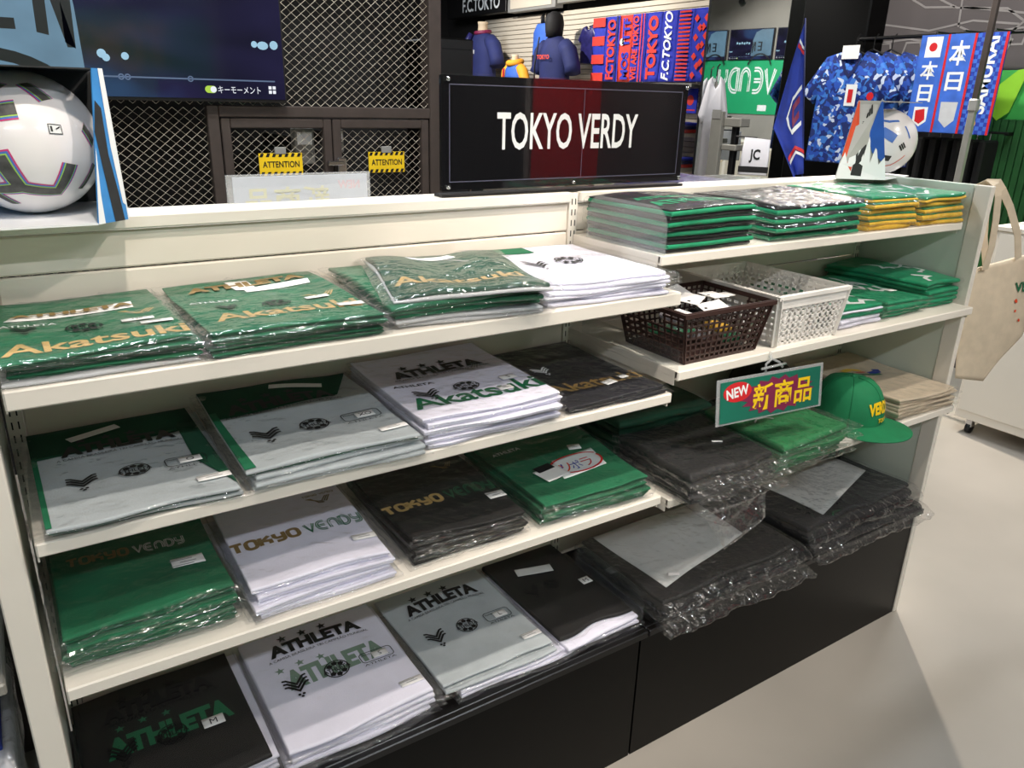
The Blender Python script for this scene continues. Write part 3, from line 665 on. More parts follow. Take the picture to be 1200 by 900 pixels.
patch(P, [(-.12, .24), (.33, .28), (.36, .50), (-.05, .48)], 'print_white', 'logo_panel'); pr(P, join2(ribbon(arcp(0, 0, .065, .036, 200, 380, 14), .005), ribbon(arcp(0, 0, .07, .036, 30, 150, 12), .004)), 'red', 'logo_outline', .12, .38, lift=.0022)
for (ch, c, u) in (('ノ', 'royal', -.06), ('ソ', 'carton_orange', .0), ('ポ', 'royal', .09), ('ラ', 'red', .2)): pr(P, heavy(fit(T(ch), ht=.034, wd=.028), .0022), c, 'logo_print', u, .36, lift=.0024)
patch(P, tilted(-.17, .33, .07, .05, .25, P), 'paper', 'hang_tag', 'bag', .0035); patch(P, tilted(-.19, .4, .05, .022, .25, P), 'cloth_black', 'tag_band', 'bag', .0048)
pr(P, fit(T('ATHLETA', .02), wd=.26*P.w, ht=.014), 'print_white', 'chest_print', -.3, .74); label(P, .24, .56, .03, .022, a=-.3)

# ---- bottom deck, left bay
GD = 'shirts in printed bags on the bottom deck'
D1 = pile(.018, .318, .055, .33, ZB, LY(3, [('cloth_white', 1, .004)], .0105, 'white') + LY(1, [('cloth_black', 1, .002)], .013, 'black', bag=BAGT), 'pile at the bottom left corner', GD, seed=41, amp=.003, bagm=(.01, .018, .02))
P = D1[-1]; athleta_bag(P, None, v=.42, price=False, box=False)
pr(P, fit(T('ATHLETA', .055), wd=.75*P.w, ht=.055), 'club_green', 'shirt_print', .02, .5); pr(P, fit(stars(.013, .055), wd=.34*P.w), 'club_green', 'shirt_print', -.12, .66); label(P, .26, .42, .04, .026, 'M', name='size_label')
D2 = pile(.335, .640, .035, .36, ZB, LY(4, [('cloth_white', 1, 0)], .0115, 'white'), 'white pile on the bottom deck', GD, seed=42, amp=.003, bagm=(.012, .018, .018))
P = D2[-1]; athleta_bag(P, 'S', v=.42); pr(P, fit(T('ATHLETA', .055), wd=.72*P.w, ht=.06), 'faded_green', 'shirt_print', .04, .5); pr(P, fit(stars(.015, .06), wd=.36*P.w), 'faded_green', 'shirt_print', -.18, .62)
D3 = pile(.672, .955, .045, .345, ZB, LY(2, [('cloth_white', 1, .0)], .008, 'white', dy=-.012, dx=.03) + LY(2, [('cloth_black', .5, .006), ('cloth_grey', 1, 0)], .012, 'grey'), 'grey size L pile on the deck', GD, seed=43, amp=.003, bagm=(.014, .012, .01))
P = D3[-1]; athleta_bag(P, 'L', v=.40)
D4 = pile(.962, 1.185, .05, .345, ZB, LY(2, [('cloth_white', 1, 0)], .012, 'white', dy=-.02, dx=.012) + LY(1, [('cloth_black', 1, 0)], .013, 'black', bag=BAGT), 'pile at the right of the deck', GD, seed=44, amp=.003, bagm=(.014, .010, .012))
P = D4[-1]; patch(P, tilted(-.02, .72, .1, .03, -.25, P), 'tissue', 'hang_tag', 'bag', .003); label(P, .38, .42, .03, .026, 'M', name='size_label'); athleta_bag(P, None, big=False, v=.5, price=False, box=False)

# ---- towel shelf, right bay
GE = 'folded towels on the upper right shelf'
TK = dict(item='towel', pname='folded_towel', oname='bagged_towel', cat='towel')
E1 = pile(1.225, 1.497, .088, .27, ZR1, LY(4, [('towel_black', .9, .006), ('towel_green', 1.0, 0), ('towel_black', .35, .004)], .0235, 'black and green', bag=BAGT), 'first black towel pile upper right', GE, seed=51, amp=.004, bagm=(.006, .01, .006), **TK)
P = E1[-1]; pr(P, fit(T('ATHLETA', .055), wd=.9*P.w, ht=.05), 'towel_green', 'woven_lettering', .05, .33); pr(P, fit(T('ATHLETA', .055), wd=.7*P.w, ht=.03), 'towel_green', 'woven_lettering', 0, .6)
E2 = pile(1.56, 1.885, .085, .28, ZR1, LY(4, [('towel_green', 1, 0), ('towel_black', 1.0, .004)], .0215, 'black and green', bag=BAG), 'second black towel pile upper right', GE, seed=52, amp=.005, bagm=(.014, .02, .014), **TK)
E3 = pile(1.925, 2.125, .08, .28, ZR1, LY(1, [('towel_yellow', 1, 0)], .013, 'yellow') + LY(4, [('towel_yellow', 1, 0), ('towel_green', .45, .003)], .0155, 'yellow and green') + LY(1, [('towel_yellow', .6, 0), ('towel_green', 1, .004)], .016, 'green'), 'third towel pile upper right', GE, seed=53, amp=.003, bagm=(.018, .010, .010), **TK)
E4 = pile(2.155, 2.365, .082, .28, ZR1, LY(4, [('towel_yellow', 1, 0), ('towel_green', .3, .004)], .0165, 'yellow') + LY(1, [('towel_yellow', .8, 0), ('towel_green', 1, .003)], .018, 'green'), 'end towel pile upper right', GE, seed=54, amp=.004, bagm=(.012, .006, .008), **TK)
def scrawl(P, m, n, seed, wd=.012):
    r = random.Random(seed); gs = []
    for i in range(n):
        a, b = r.uniform(-.36, .3), r.uniform(-.33, .33); pts = [(a*P.w, b*P.d)]
        for k in range(5): pts.append((pts[-1][0]+r.uniform(-.02, .04), pts[-1][1]+r.uniform(-.035, .035)))
        pts = [(max(-.46*P.w, min(.46*P.w, x)), max(-.44*P.d, min(.44*P.d, y))) for x, y in pts]
        gs.append(ribbon(pts, r.uniform(.5, 1)*wd))
    pr(P, join2(*gs), m, 'woven_pattern', 0, .5)
scrawl(E3[-1], 'print_white', 9, 2); scrawl(E4[-1], 'print_white', 9, 3)

# ---- middle right shelf: green towels
GF = 'green towels on the middle right shelf'
TG = [('towel_green', 1, .002)]
F1 = pile(1.800, 1.975, .035, .32, ZR2, LY(2, [('cloth_white', 1, 0)], .012, 'white') + LY(1, [('towel_green', 1, .003)], .012, 'green') + LY(1, [('cloth_white', .4, 0), ('towel_green', 1, .003)], .014, 'green and white', bag=BAGT), 'pile right of the white basket', GF, seed=61, amp=.004, bagm=(.010, .02, .01), **TK)
scrawl(F1[-1], 'print_white', 7, 5, .016)
F2 = pile(2.00, 2.185, .035, .31, ZR2, LY(4, TG, .0115, 'green'), 'middle green towel pile', GF, seed=62, amp=.003, bagm=(.010, .014, .008), **TK)
scrawl(F2[-1], 'print_white', 4, 6, .014); label(F2[-1], .32, .3, .03, .02)
F3 = pile(2.205, 2.368, .045, .33, ZR2, LY(6, TG, .0125, 'green', bag=BAGT), 'tall green towel pile at the end', GF, seed=63, amp=.004, bagm=(.012, .004, .006), rot=.03, **TK)
scrawl(F3[-1], 'print_white', 4, 7, .016)

# ---- lower right shelf
GH = 'bagged sportswear on the lower right shelf'
H0 = pile(1.24, 1.56, .20, .175, ZR3, LY(4, [('cloth_darkgreen', 1, 0)], .024, 'dark green', bag=BAGT), 'pile at the back under the basket', GH, seed=70, amp=.005)
H1 = pile(1.218, 1.485, -.06, .25, ZR3, LY(2, [('cloth_graphite', 1, .006), ('cloth_graphite', 1, 0)], .026, 'charcoal', bag=BAGX, crinkle=2.0) + LY(1, [('cloth_graphite', 1, 0)], .022, 'charcoal', bag=BAGX, crinkle=1.6), 'charcoal pile on lower right shelf', GH, seed=71, amp=.008, bagm=(.012, .018, .045), lip_y=-.06, droop=.35)
P = H1[-1]; patch(P, tilted(.2, .42, .025, .01, -.6, P), 'paper', 'size_strip', 'bag', .002)
fs, fq = np.meshgrid(np.linspace(0, 1, 12), np.linspace(0, 1, 12), indexing='ij'); fc = [np.array(c_) for c_ in ((-.14, -.042, .0), (.06, -.042, .006), (.045, -.062, -.045), (-.085, -.066, -.088))]
fp_ = (1-fs)[..., None]*(1-fq)[..., None]*fc[0]+fs[..., None]*(1-fq)[..., None]*fc[1]+fs[..., None]*fq[..., None]*fc[2]+(1-fs)[..., None]*fq[..., None]*fc[3]; fp_[..., 1] += .006*ridge(77)(fp_[..., 0], fp_[..., 2])
fV, fF = closed_sheet(fp_[..., 0], fp_[..., 1], fp_[..., 2], fp_[..., 2]); fV[144:, 1] += .0012; fastmesh('bag_flap', fV, fF, BAGX, H1[0].root)
H2 = pile(1.512, 1.765, -.062, .25, ZR3, LY(3, [('cloth_jersey', 1, .005), ('cloth_jersey', 1, 0)], .021, 'bright green', bag=BAGX, crinkle=2.0) + LY(1, [('cloth_jersey', 1, 0)], .02, 'bright green', bag=BAGX, crinkle=1.4), 'jersey pile under the yellow sign', GH, seed=72, amp=.006, bagm=(.012, .045, .018), lip_y=-.06, droop=.3, item='jersey', cat='jersey')
pr(H2[-1], ribbon([(-.03, .0), (-.01, .012), (.02, .008), (.035, -.006)], .004), 'print_white', 'chest_mark', -.2, .5)
H3 = pile(2.098, 2.368, -.012, .37, ZR3, LY(7, [('canvas', 1, 0)], .0082, 'natural canvas'), 'stack beside the green cap', 'folded tote bags', seed=73, amp=.004, bagm=(.008, .010, .010), item='tote bag', pname='folded_tote', oname='bagged_tote', cat='tote bag')
P = H3[-1]
for (m, pts, wd) in (('yellow', [(-.05, .04), (0, .05), (.03, .03)], .02), ('royal', [(.03, .0), (.07, .0), (.085, .02)], .022), ('club_green', [(-.05, .01), (.02, -.01), (.06, -.02)], .018), ('red', [(-.01, .02), (.03, .015)], .010)):
    pr(P, ribbon(pts, wd), m, 'tote_print', -.05, .55)

# ---- bottom deck, right bay: bagged jackets with tissue
GJ = 'bagged jackets on the right deck'
JK = dict(item='jacket', pname='folded_jacket', oname='bagged_jacket', cat='jacket', lip_y=.0, res=(26, 22))
J1 = pile(1.235, 1.745, -.012, .335, ZB, LY(1, [('cloth_black', 1, 0)], .026, 'black', bag=BAGX, crinkle=2.4, bagm=(.01, .02, .05)) + LY(1, [('cloth_black', 1, .0), ('cloth_graphite', .5, .012)], .040, 'black', bag=BAGX, crinkle=2.4), 'pile left on the right deck', GJ, seed=81, amp=.008, bagm=(.012, .018, .03), droop=.5, **JK)
P = J1[-1]
patch(P, [(-.40, .16), (.30, .36), (.36, .98), (-.42, .98)], 'tissue', 'tissue_sheet', 'shirt', .001, 12); patch(P, tilted(-.30, .24, .03, .012, -.6, P), 'paper', 'size_strip', 'bag', .002)
J2 = pile(1.805, 2.335, -.012, .33, ZB, LY(1, [('cloth_graphite', 1, 0)], .034, 'charcoal', bag=BAGX, crinkle=2.4, bagm=(.012, .014, .035)) + LY(1, [('cloth_graphite', 1, .0), ('cloth_navy', .5, .012)], .048, 'charcoal', bag=BAGX, crinkle=2.4, dy=.03), 'pile right on the right deck', GJ, seed=82, amp=.009, bagm=(.012, .012, .03), droop=.5, **JK)
P = J2[-1]
patch(P, [(-.30, .10), (.42, .42), (.40, .98), (-.30, .98)], 'tissue', 'tissue_sheet', 'shirt', .001, 12)
pr(P, ribbon([(-.02, 0), (0, .012), (.03, .008)], .004), 'club_green', 'chest_mark', -.22, .05)
# ---------------------------------------------------------------- baskets, cards, sign, caps on the right bay
def basket(x0, x1, y0, y1, z, h, m, nx, ny, nz, name, label_, inset=.02, handle=True, cat='basket', vb=.0042, band=0):
    t = thing(name, label_, cat, ((x0+x1)/2, (y0+y1)/2, z+.0008)); cx, cy = (x0+x1)/2, (y0+y1)/2
    a, b = (x1-x0)/2, (y1-y0)/2
    top = [(-a, -b, h), (a, -b, h), (a, b, h), (-a, b, h)]; bot = [(-a+inset, -b+inset*.6, .002), (a-inset, -b+inset*.6, .002), (a-inset, b-inset*.6, .002), (-a+inset, b-inset*.6, .002)]
    for i in range(4):
        j = (i+1) % 4; A, B, C, D = [np.array(q) for q in (bot[i], bot[j], top[j], top[i])]; n = nx if i % 2 == 0 else ny
        pt = lambda s, q: tuple((A*(1-s)+B*s)*(1-q)+(D*(1-s)+C*s)*q)
        wl = MB(); nrm = np.cross(B-A, D-A); nrm = nrm/np.linalg.norm(nrm)
        hs = (.32, .68, .72) if (handle and i % 2 == 1) else None
        for k in range(n+1):
            s = k/n; wv = vb*2.2 if k in (0, n) else vb
            if hs and hs[0] < s < hs[1]: wl.bar(pt(s, 0), pt(s, .66), wv, .003, nrm); continue
            wl.bar(pt(s, 0), pt(s, 1), wv, .003, nrm)
        for k in range(nz+1):
            q = k/nz; wv = .009 if k in (0, nz) else vb
            if hs and q > .68 and k < nz: wl.bar(pt(0, q), pt(hs[0], q), wv, .003, nrm); wl.bar(pt(hs[1], q), pt(1, q), wv, .003, nrm)
            else: wl.bar(pt(0, q), pt(1, q), wv, .003, nrm)
        wl.build('basket_wall', m, t)
    r = MB(); ring = []
    for (o, zz) in ((0, h-.006), (.007, h-.006), (.007, h+.003), (0, h+.003)): ring.append([(sx*(a+o), sy*(b+o), zz) for sx, sy in ((-1, -1), (1, -1), (1, 1), (-1, 1))])
    V = [p for q in ring for p in q]; F = [(k*4+i, k*4+(i+1) % 4, ((k+1) % 4)*4+(i+1) % 4, ((k+1) % 4)*4+i) for k in range(4) for i in range(4)]
    r.add(V, F).build('rim', m, t)
    MB().box(-a+inset, a-inset, -b+inset*.6, b-inset*.6, 0, .003).build('basket_floor', m, t)
    if band: 
        for (x_, X_, y_, Y_) in ((-a, a, -b-.002, -b+.002), (-a, a, b-.002, b+.002), (-a-.002, -a+.002, -b, b), (a-.002, a+.002, -b, b)): MB().box(x_, X_, y_, Y_, h-band, h).build('upper_band', m, t)
    return t
basket(1.222, 1.496, .008, .225, ZR2, .115, MATS['tray_brown'], 15, 10, 8, 'brown_basket', 'dark brown lattice plastic basket full of white cards', .026)
basket(1.512, 1.765, .003, .325, ZR2, .122, MATS['basket_white'], 12, 14, 8, 'white_basket', 'tall white lattice plastic basket beside the brown one', .018, False, vb=.0085, band=.028)
rnd = random.Random(8)
words = ['lying flat on top', 'leaning at the left', 'near the front rim', 'tilted at the centre', 'near the back rim', 'at the right side', 'half buried at left', 'standing at the back']
spots = [(1.33, .10, .121, .1, .5), (1.275, .12, .112, -.15, .3), (1.36, .06, .108, .2, -.2), (1.40, .10, .122, .05, .15), (1.35, .17, .118, .3, .05), (1.44, .12, .112, -.1, -.35), (1.29, .07, .100, .2, .6), (1.31, .19, .124, .9, .2)]
for i, (x, y, z, tx, rz) in enumerate(spots):
    m = MB(); m.box(-.03, .03, -.024, .024, -.0008, .0008); o = m.build('white_card', MATS['paper'])
    o.location = (x, y, ZR2+z); o.rotation_euler = (tx, rnd.uniform(-.2, .2), rz); tag(o, 'white price card in the brown basket, ' + words[i], 'card', 'cards in the brown basket')
    h_ = MB().frame2d(disc(.004, (-.02, .0), 10), (0, 0, .0011), (1, 0, 0), (0, 1, 0)); h_.build('punched_hole', MATS['black'], o)
for i, (x, y, z, c) in enumerate(((1.28, .08, .055, 'cloth_green'), (1.33, .15, .06, 'cloth_white'), (1.39, .07, .05, 'towel_yellow'), (1.44, .16, .055, 'cloth_navy'), (1.30, .17, .03, 'cloth_green'), (1.38, .12, .02, 'cloth_white'), (1.43, .06, .02, 'cloth_green'))):
    q = ['green', 'white', 'yellow', 'navy', 'green', 'white', 'green'][i]; pl = ['by the left handle', 'in the middle', 'near the front', 'at the right', 'low at the back', 'at the very bottom', 'low at the front right'][i]
    t = thing('key_holder', 'small %s bagged key holder in the brown basket, %s' % (q, pl), 'key holder', (x, y, ZR2+z), rnd.uniform(-1, 1), 'key holders in the brown basket')
    MB().box(-.022, .022, -.03, .03, 0, .012, .004).build('charm', MATS[c], t); MB().box(-.027, .027, -.037, .037, -.002, .015, .003).build('bag', BAG, t)
for i, (x, y) in enumerate(((1.58, .1), (1.68, .12), (1.62, .22))):
    t = thing('parcel', 'small pale packet on the floor of the white basket, %s' % ['front', 'right', 'rear'][i], 'packet', (x, y, ZR2+.006), rnd.uniform(-.4, .4), 'packets in the white basket')
    MB().box(-.04, .04, -.05, .05, 0, .03, .006).build('carton', MATS['carton_white'], t); MB().box(-.042, .042, -.012, .012, -.001, .0315, .003).build('band', MATS['club_green'], t)

# hanging price sign
t = thing('hanging_sign', 'green hanging sign with yellow Japanese lettering and red oval', 'sign', (1.488, -.03, .977)); t.rotation_euler = (math.radians(-7), 0, -.10)
MB().box(-.165, .165, -.0012, .0012, -.052, .056, .0005).build('sleeve', ACRF, t)
bd = MB().box(-.155, .155, -.0022, -.0013, -.047, .049).build('board', mat('sign_teal', '#146a56', .4, var=.1), t)
def fr(m, name, geo, parent, y, mt): return MB().frame2d(geo, (0, y, 0), (1, 0, 0), (0, 0, 1)).build(name, MATS[mt], parent)
burst = [((.095 if k % 2 else .118)*math.cos(2*PI*k/36)+.02, (.036 if k % 2 else .045)*math.sin(2*PI*k/36)) for k in range(36)]
mat('maroon', '#7c1f45', .5); fr(None, 'starburst', poly2(burst), bd, -.0026, 'maroon'); fr(None, 'red_oval', disc(.042, (-.105, .022), 24, .55), bd, -.0028, 'red')
fr(None, 'sign_lettering', fit(T('NEW', .03), wd=.066, ht=.024, at=(-.105, .022), rot=.12), bd, -.0030, 'print_white'); fr(None, 'sign_lettering', fit(T('新商品', .018), wd=.187, ht=.064, at=(.035, .0), shear=.05), bd, -.0030, 'yellow')
MB().tube([(-.02, 0, .055), (-.02, .0, .075), (.0, .003, .085), (.02, 0, .075), (.03, -.002, .062)], .003, 6).tube([(0, .003, .083), (0, .008, .09), (.004, .012, .098)], .004, 6).tube([(-.035, -.002, .066), (.04, -.002, .07)], .003, 6).build('clip', ACRF, t, True)

# caps
def cap(loc, rz, label_, m, brim_m, name='baseball_cap', text=True, s=1.0):
    t = thing(name, label_, 'cap', loc, rz, 'caps on the lower right shelf'); m1 = MB(); n = 28; rings = []
    for k in range(11):
        f = k/10; zz = .118*s*math.sin(f*PI/2)**.9; r = s*.088*(math.cos(f*PI/2)**.55 if f < 1 else 0.001); rings.append([(max(r, .001)*math.cos(2*PI*i/n), max(r, .001)*1.12*math.sin(2*PI*i/n), .012*s+zz) for i in range(n)])
    rings = [[(x*.99, y*.99, .0) for x, y, z in rings[0]]]+rings; m1.loft(rings, True); cr = m1.build('crown', MATS[m], t, True)
    sm = MB()
    for k in range(6):
        a = k*PI/3+PI/6; sm.tube([((s*.0885*math.cos(f*PI/2*.98)**.55)*math.cos(a), (s*.0885*math.cos(f*PI/2*.98)**.55)*1.12*math.sin(a), .012*s+.1187*s*math.sin(f*PI/2*.98)**.9) for f in [q/10 for q in range(11)]], .0009, 5)
    sm.build('seam', MATS[m], cr, True); MB().loft([[(.007*math.cos(2*PI*i/10)*q, .007*math.sin(2*PI*i/10)*q, .128*s+zz) for i in range(10)] for q, zz in ((1, 0), (.9, .004), (.3, .006))]).build('top_button', MATS[m], t, True)
    gx, gy = np.meshgrid(np.linspace(-1, 1, 21), np.linspace(0, 1, 9), indexing='ij'); ang = gx*1.25; rin = s*.086; rout = s*(.086+.075*np.cos(gx*1.35)**.6)
    R_ = rin+(rout-rin)*gy; X = R_*np.sin(ang); Y = -R_*np.cos(ang)*1.12; Z = .012*s-.012*gy*s-.008*s*gx**2+.004
    V, F = closed_sheet(X, Y, Z+.0018, Z-.0012); fastmesh('brim', V, F, brim_m, t)
    if text:
        V, F = join2(fit(T('VERDY', .05), wd=.092, ht=.034, at=(0, .0), arc=.006), fit(T('TOKYO', .04), wd=.05, ht=.013, at=(.012, -.030)))
        ar = math.radians(90); zz = .062*s+V[:, 1]; f = np.arcsin(np.clip((zz-.012*s)/(.118*s), 0, .999)**(1/.9))/(PI/2); r = s*.088*np.cos(f*PI/2)**.55+.0016
        th = V[:, 0]/(.088*s); P3 = np.stack([r*np.sin(th), -r*1.12*np.cos(th), zz], -1); fm2('cap_lettering', P3, F, 'yellow', t)
    return t
cap((1.975, .075, ZR3+.001), .08, 'green baseball cap with yellow lettering on the lower right shelf', 'cap_green' if 'cap_green' in MATS else mat('cap_green', '#0b7a4c', .8, var=.15, vs=20, bump=.2, bs=500).name, 'cap_green')
cap((1.85, .285, ZR3+.001), -1.2, 'black baseball cap behind the green cap', 'cloth_black', 'cloth_black', text=False, s=1.08)
t = thing('knit_beanie', 'navy knit hat at the back of the right deck', 'hat', (2.28, .33, ZB+.09)); rings = []
for k in range(8):
    f = k/7; r = .075*math.cos(f*PI/2*.97)**.5; rings.append([(r*math.cos(2*PI*i/20), r*.6*math.sin(2*PI*i/20), .10*math.sin(f*PI/2)) for i in range(20)])
MB().loft(rings).build('knit_crown', MATS['cloth_navy'], t, True); MB().loft([[(.079*q*math.cos(2*PI*i/20), .049*q*math.sin(2*PI*i/20), zz) for i in range(20)] for q, zz in ((.95, -.005), (1, .0), (1, .025), (.95, .03))]).build('cuff', MATS['cloth_navy'], t, True)

# hanging canvas tote at the right end
t = thing('canvas_tote', 'natural canvas tote bag hanging from the right end of the shelf', 'tote bag', (2.40, .03, 1.16))
TLc, TRc, RMc, BRc, BLc = [np.array(q) for q in ((.012, .018, .008), (.262, -.03, .045), (.262, -.065, -.20), (.115, -.05, -.335), (.004, -.022, -.315))]
s, q = np.meshgrid(np.linspace(0, 1, 22), np.linspace(0, 1, 26), indexing='ij')
left = TLc+(BLc-TLc)*q[..., None]; right = np.where((q < .62)[..., None], TRc+(RMc-TRc)*(q/.62)[..., None], RMc+(BRc-RMc)*(np.clip((q-.62)/.38, 0, 1))[..., None])
mid = left*(1-s[..., None])+right*s[..., None]; wv = wav(5, 6, 10, 34); th = .012*np.sqrt(np.clip(np.sin(PI*s), 0, 1))*np.clip(np.sin(PI*np.clip(q, .03, .99)), 0, 1)**.4+.0012
off = .010*wv(mid[..., 0], mid[..., 2])*(.3+.7*q)
fr3 = mid+np.stack([0*s, off-th, 0*s], -1); bk = mid+np.stack([0*s, off+th, 0*s], -1)
N = s.size; V = np.concatenate([fr3.reshape(-1, 3), bk.reshape(-1, 3)]); Ft = gridfaces(22, 26); id_ = np.arange(N).reshape(22, 26); bdr = np.concatenate([id_[:-1, 0], id_[-1, :-1], id_[1:, -1][::-1], id_[0, 1:][::-1]]); nb = np.roll(bdr, -1)
fastmesh('bag_body', V, np.concatenate([Ft, Ft[:, ::-1]+N, np.stack([bdr, bdr+N, nb+N, nb], -1)]), 'canvas', t)
def strap(pts, wd=.024):
    m = MB(); n = len(pts); P_ = [Vector(p) for p in pts]
    for th_ in (0,):
        V = []
        for i in range(n):
            d = (P_[min(i+1, n-1)]-P_[max(i-1, 0)]).normalized(); a = d.cross(Vector((.25, 1, .05)).normalized()).normalized(); nn_ = a.cross(d)
            V += [P_[i]+a*wd/2+nn_*.001, P_[i]-a*wd/2+nn_*.001, P_[i]-a*wd/2-nn_*.001, P_[i]+a*wd/2-nn_*.001]
        m.add(V, [(i*4+k, i*4+(k+1) % 4, (i+1)*4+(k+1) % 4, (i+1)*4+k) for i in range(n-1) for k in range(4)]+[(0, 1, 2, 3), ((n-1)*4+3, (n-1)*4+2, (n-1)*4+1, (n-1)*4)])
    return m.build('strap', MATS['canvas'], t)
strap([(.055, -.005, .01), (.045, -.014, .08), (.028, -.016, .16), (.014, -.014, .225), (.008, -.004, .256), (.008, .02, .258), (.012, .045, .25), (.018, .06, .18)]); strap([(.19, -.028, .035), (.15, -.028, .11), (.085, -.02, .19), (.032, -.013, .24), (.018, -.002, .261), (.016, .02, .262), (.022, .045, .25), (.03, .06, .18)])
strap([(.09, .012, .02), (.06, .02, .10), (.03, .02, .2), (.022, .015, .252)])
gV, gF = fit(T('VE', .03), wd=.055, ht=.03); P3 = np.stack([.215+gV[:, 0], -.062+0*gV[:, 0], -.05+gV[:, 1]], -1)
def tz(x, z):
    i = np.argmin((mid[..., 0]-x)**2+(mid[..., 2]-z)**2); return fr3.reshape(-1, 3)[i, 1]
P3[:, 1] = [tz(a, b)-.003 for a, b in zip(P3[:, 0], P3[:, 2])]; fm2('tote_print', P3, gF, 'club_green', t)
for dq in (disc(.006, (-.02, .0), 10), disc(.004, (-.02, -.03), 10), disc(.005, (.0, -.06), 10)):
    gV, gF = dq; P3 = np.stack([.215+gV[:, 0], gV[:, 0], -.09+gV[:, 1]], -1); P3[:, 1] = [tz(a, b)-.003 for a, b in zip(P3[:, 0], P3[:, 2])]; fm2('tote_dot', P3, gF, 'carton_orange', t)

# ---------------------------------------------------------------- on top of the gondola
t = thing('club_sign', 'long black glossy sign board with white lettering on the shelf top', 'sign', (0, .395, 1.4065))
bd = MB().box(.852, 1.552, 0, .008, .012, .244, .001).build('board', MATS['black_gloss'], t)
MB().box(.846, 1.556, -.006, -.003, .004, .247, .0006).build('front_plate', ACRS, t)
MB().frame2d(fit(T('TOKYO VERDY', .015), wd=.402, ht=.079, at=(1.19, .134)), (0, -.0008, 0), (1, 0, 0), (0, 0, 1)).build('sign_lettering', MATS['print_white'], bd)
mat('sign_edge', '#55566a', .4); MB().frame2d(ribbon([(.872, .03), (1.532, .03), (1.532, .226), (.872, .226)], .002, True), (0, -.0007, 0), (1, 0, 0), (0, 0, 1)).frame2d(rect2(1.224, 1.2255, .03, .226), (0, -.0007, 0), (1, 0, 0), (0, 0, 1)).build('inner_frame_line', MATS['sign_edge'], bd)
for x in (.866, 1.2, 1.54):
    for z in (.02, .236):
        if x == 1.2 and z > .1: continue
        MB().tube([(x, .001, z), (x, -.008, z), (x, -.0105, z)], [.005, .005, .003], 10).build('bolt', MATS['chrome'], t, True)
MB().box(.85, 1.556, -.008, .03, -.001, .005, .001).build('foot', MATS['black'], t)

def sphere_pts(c, r, nseg=40, nring=24):
    rings = [[(c[0]+r*math.sin(PI*k/nring)*math.cos(2*PI*i/nseg), c[1]+r*math.sin(PI*k/nring)*math.sin(2*PI*i/nseg), c[2]+r*math.cos(PI*k/nring)) for i in range(nseg)] for k in range(1, nring)]
    return rings
def ball(name, label_, c, r, marks, text=None, lk=None):
    t = thing(name, label_, 'ball', c); b = MB(); rg = sphere_pts((0, 0, 0), r); b.loft(rg, False); n = 40; k = len(b.v); b.v += [(0, 0, r), (0, 0, -r)]
    b.f += [(k, (i+1) % n, i) for i in range(n)]; o = 22*n; b.f += [(k+1, o+i, o+(i+1) % n) for i in range(n)]
    body = b.build('ball_shell', MATS['ball_white'], t, True)
    d0 = (CAMP-Vector(c)).normalized(); d0 = Vector(lk).normalized() if lk else d0; ux = Vector((0, 0, 1)).cross(d0).normalized(); uy = d0.cross(ux)
    def put(geo, m, nm, lift):
        V, F = geo; out = []
        for p in V: q = d0+ux*p[0]+uy*p[1]; q.normalize(); out.append(q*(r+lift))
        fm2(nm, np.array([tuple(v) for v in out]), F, m, body)
    def dens(pts, closed):
        o = []; n_ = len(pts)
        for i in range(n_ if closed else n_-1):
            a = np.array(pts[i]); b_ = np.array(pts[(i+1) % n_]); m_ = max(1, int(np.linalg.norm(b_-a)/.07)); o += [tuple(a+(b_-a)*k_/m_) for k_ in range(m_)]
        return o if closed else o+[pts[-1]]
    for (pts, kind) in marks:
        if kind == 'bar':
            D_ = dens(pts, False)
            for (wd, m_, nm, lf) in ((.36, 'pink_line', 'colour_edge', .0004), (.31, 'blue_line', 'colour_edge', .0007), (.25, 'lime_line', 'colour_edge', .0010), (.21, 'brush_grey', 'brush_mark', .0013)): put(wide(D_, wd), m_, nm, lf)
        else: put(wide(dens(pts, False), kind[0]), kind[1], 'panel_mark', .0008)
    if text: put(fit(rect2(-1, 1, -1, 1), wd=.22, ht=.16, at=(.42, .2)), 'print_white', 'stamp', .0006); put(join2(ribbon(dens([(.32, .13), (.52, .13), (.52, .27), (.32, .27)], True), .012, True), ribbon([(.36, .16), (.36, .24)], .03), ribbon([(.43, .2), (.5, .24)], .02)), 'print_black', 'stamp_mark', .0009)
    return t
M1 = [([(-1.5, .35), (-.05, .5)], 'bar'), ([(-1.2, -.42), (-.35, -.28), (-.2, -.75), (.42, -.95), (.62, -.35)], 'bar'), ([(-.5, -1.6), (-.85, -1.0), (-.2, -.75)], 'bar'), ([(.15, 1.25), (.45, .75)], 'bar'), ([(1.15, .35), (1.5, .0)], 'bar'), ([(-.7, 1.4), (-.25, 1.05)], 'bar'), ([(1.2, -1.3), (1.6, -.6)], 'bar')]
b1 = ball('match_ball', 'white football with dark angular marks and bright coloured edges', (.107, .415, 1.5215), .11, M1, True)
t = thing('ball_carton', 'open blue and white display carton around the left football', 'box', (.107, .415, 1.4060))
def slab4(P_, th, m, name, parent, nrm=None):
    P_ = [Vector(p) for p in P_]; n_ = (P_[1]-P_[0]).cross(P_[3]-P_[0]).normalized()*th
    return MB().add(P_+[p+n_ for p in P_], [(3, 2, 1, 0), (4, 5, 6, 7), (0, 1, 5, 4), (1, 2, 6, 5), (2, 3, 7, 6), (3, 0, 4, 7)]).build(name, m, parent)
slab4([(-.145, -.15, .001), (.072, -.15, .001), (.128, .13, .001), (-.145, .13, .001)], .003, MATS['carton_white'], 'floor_flap', t)
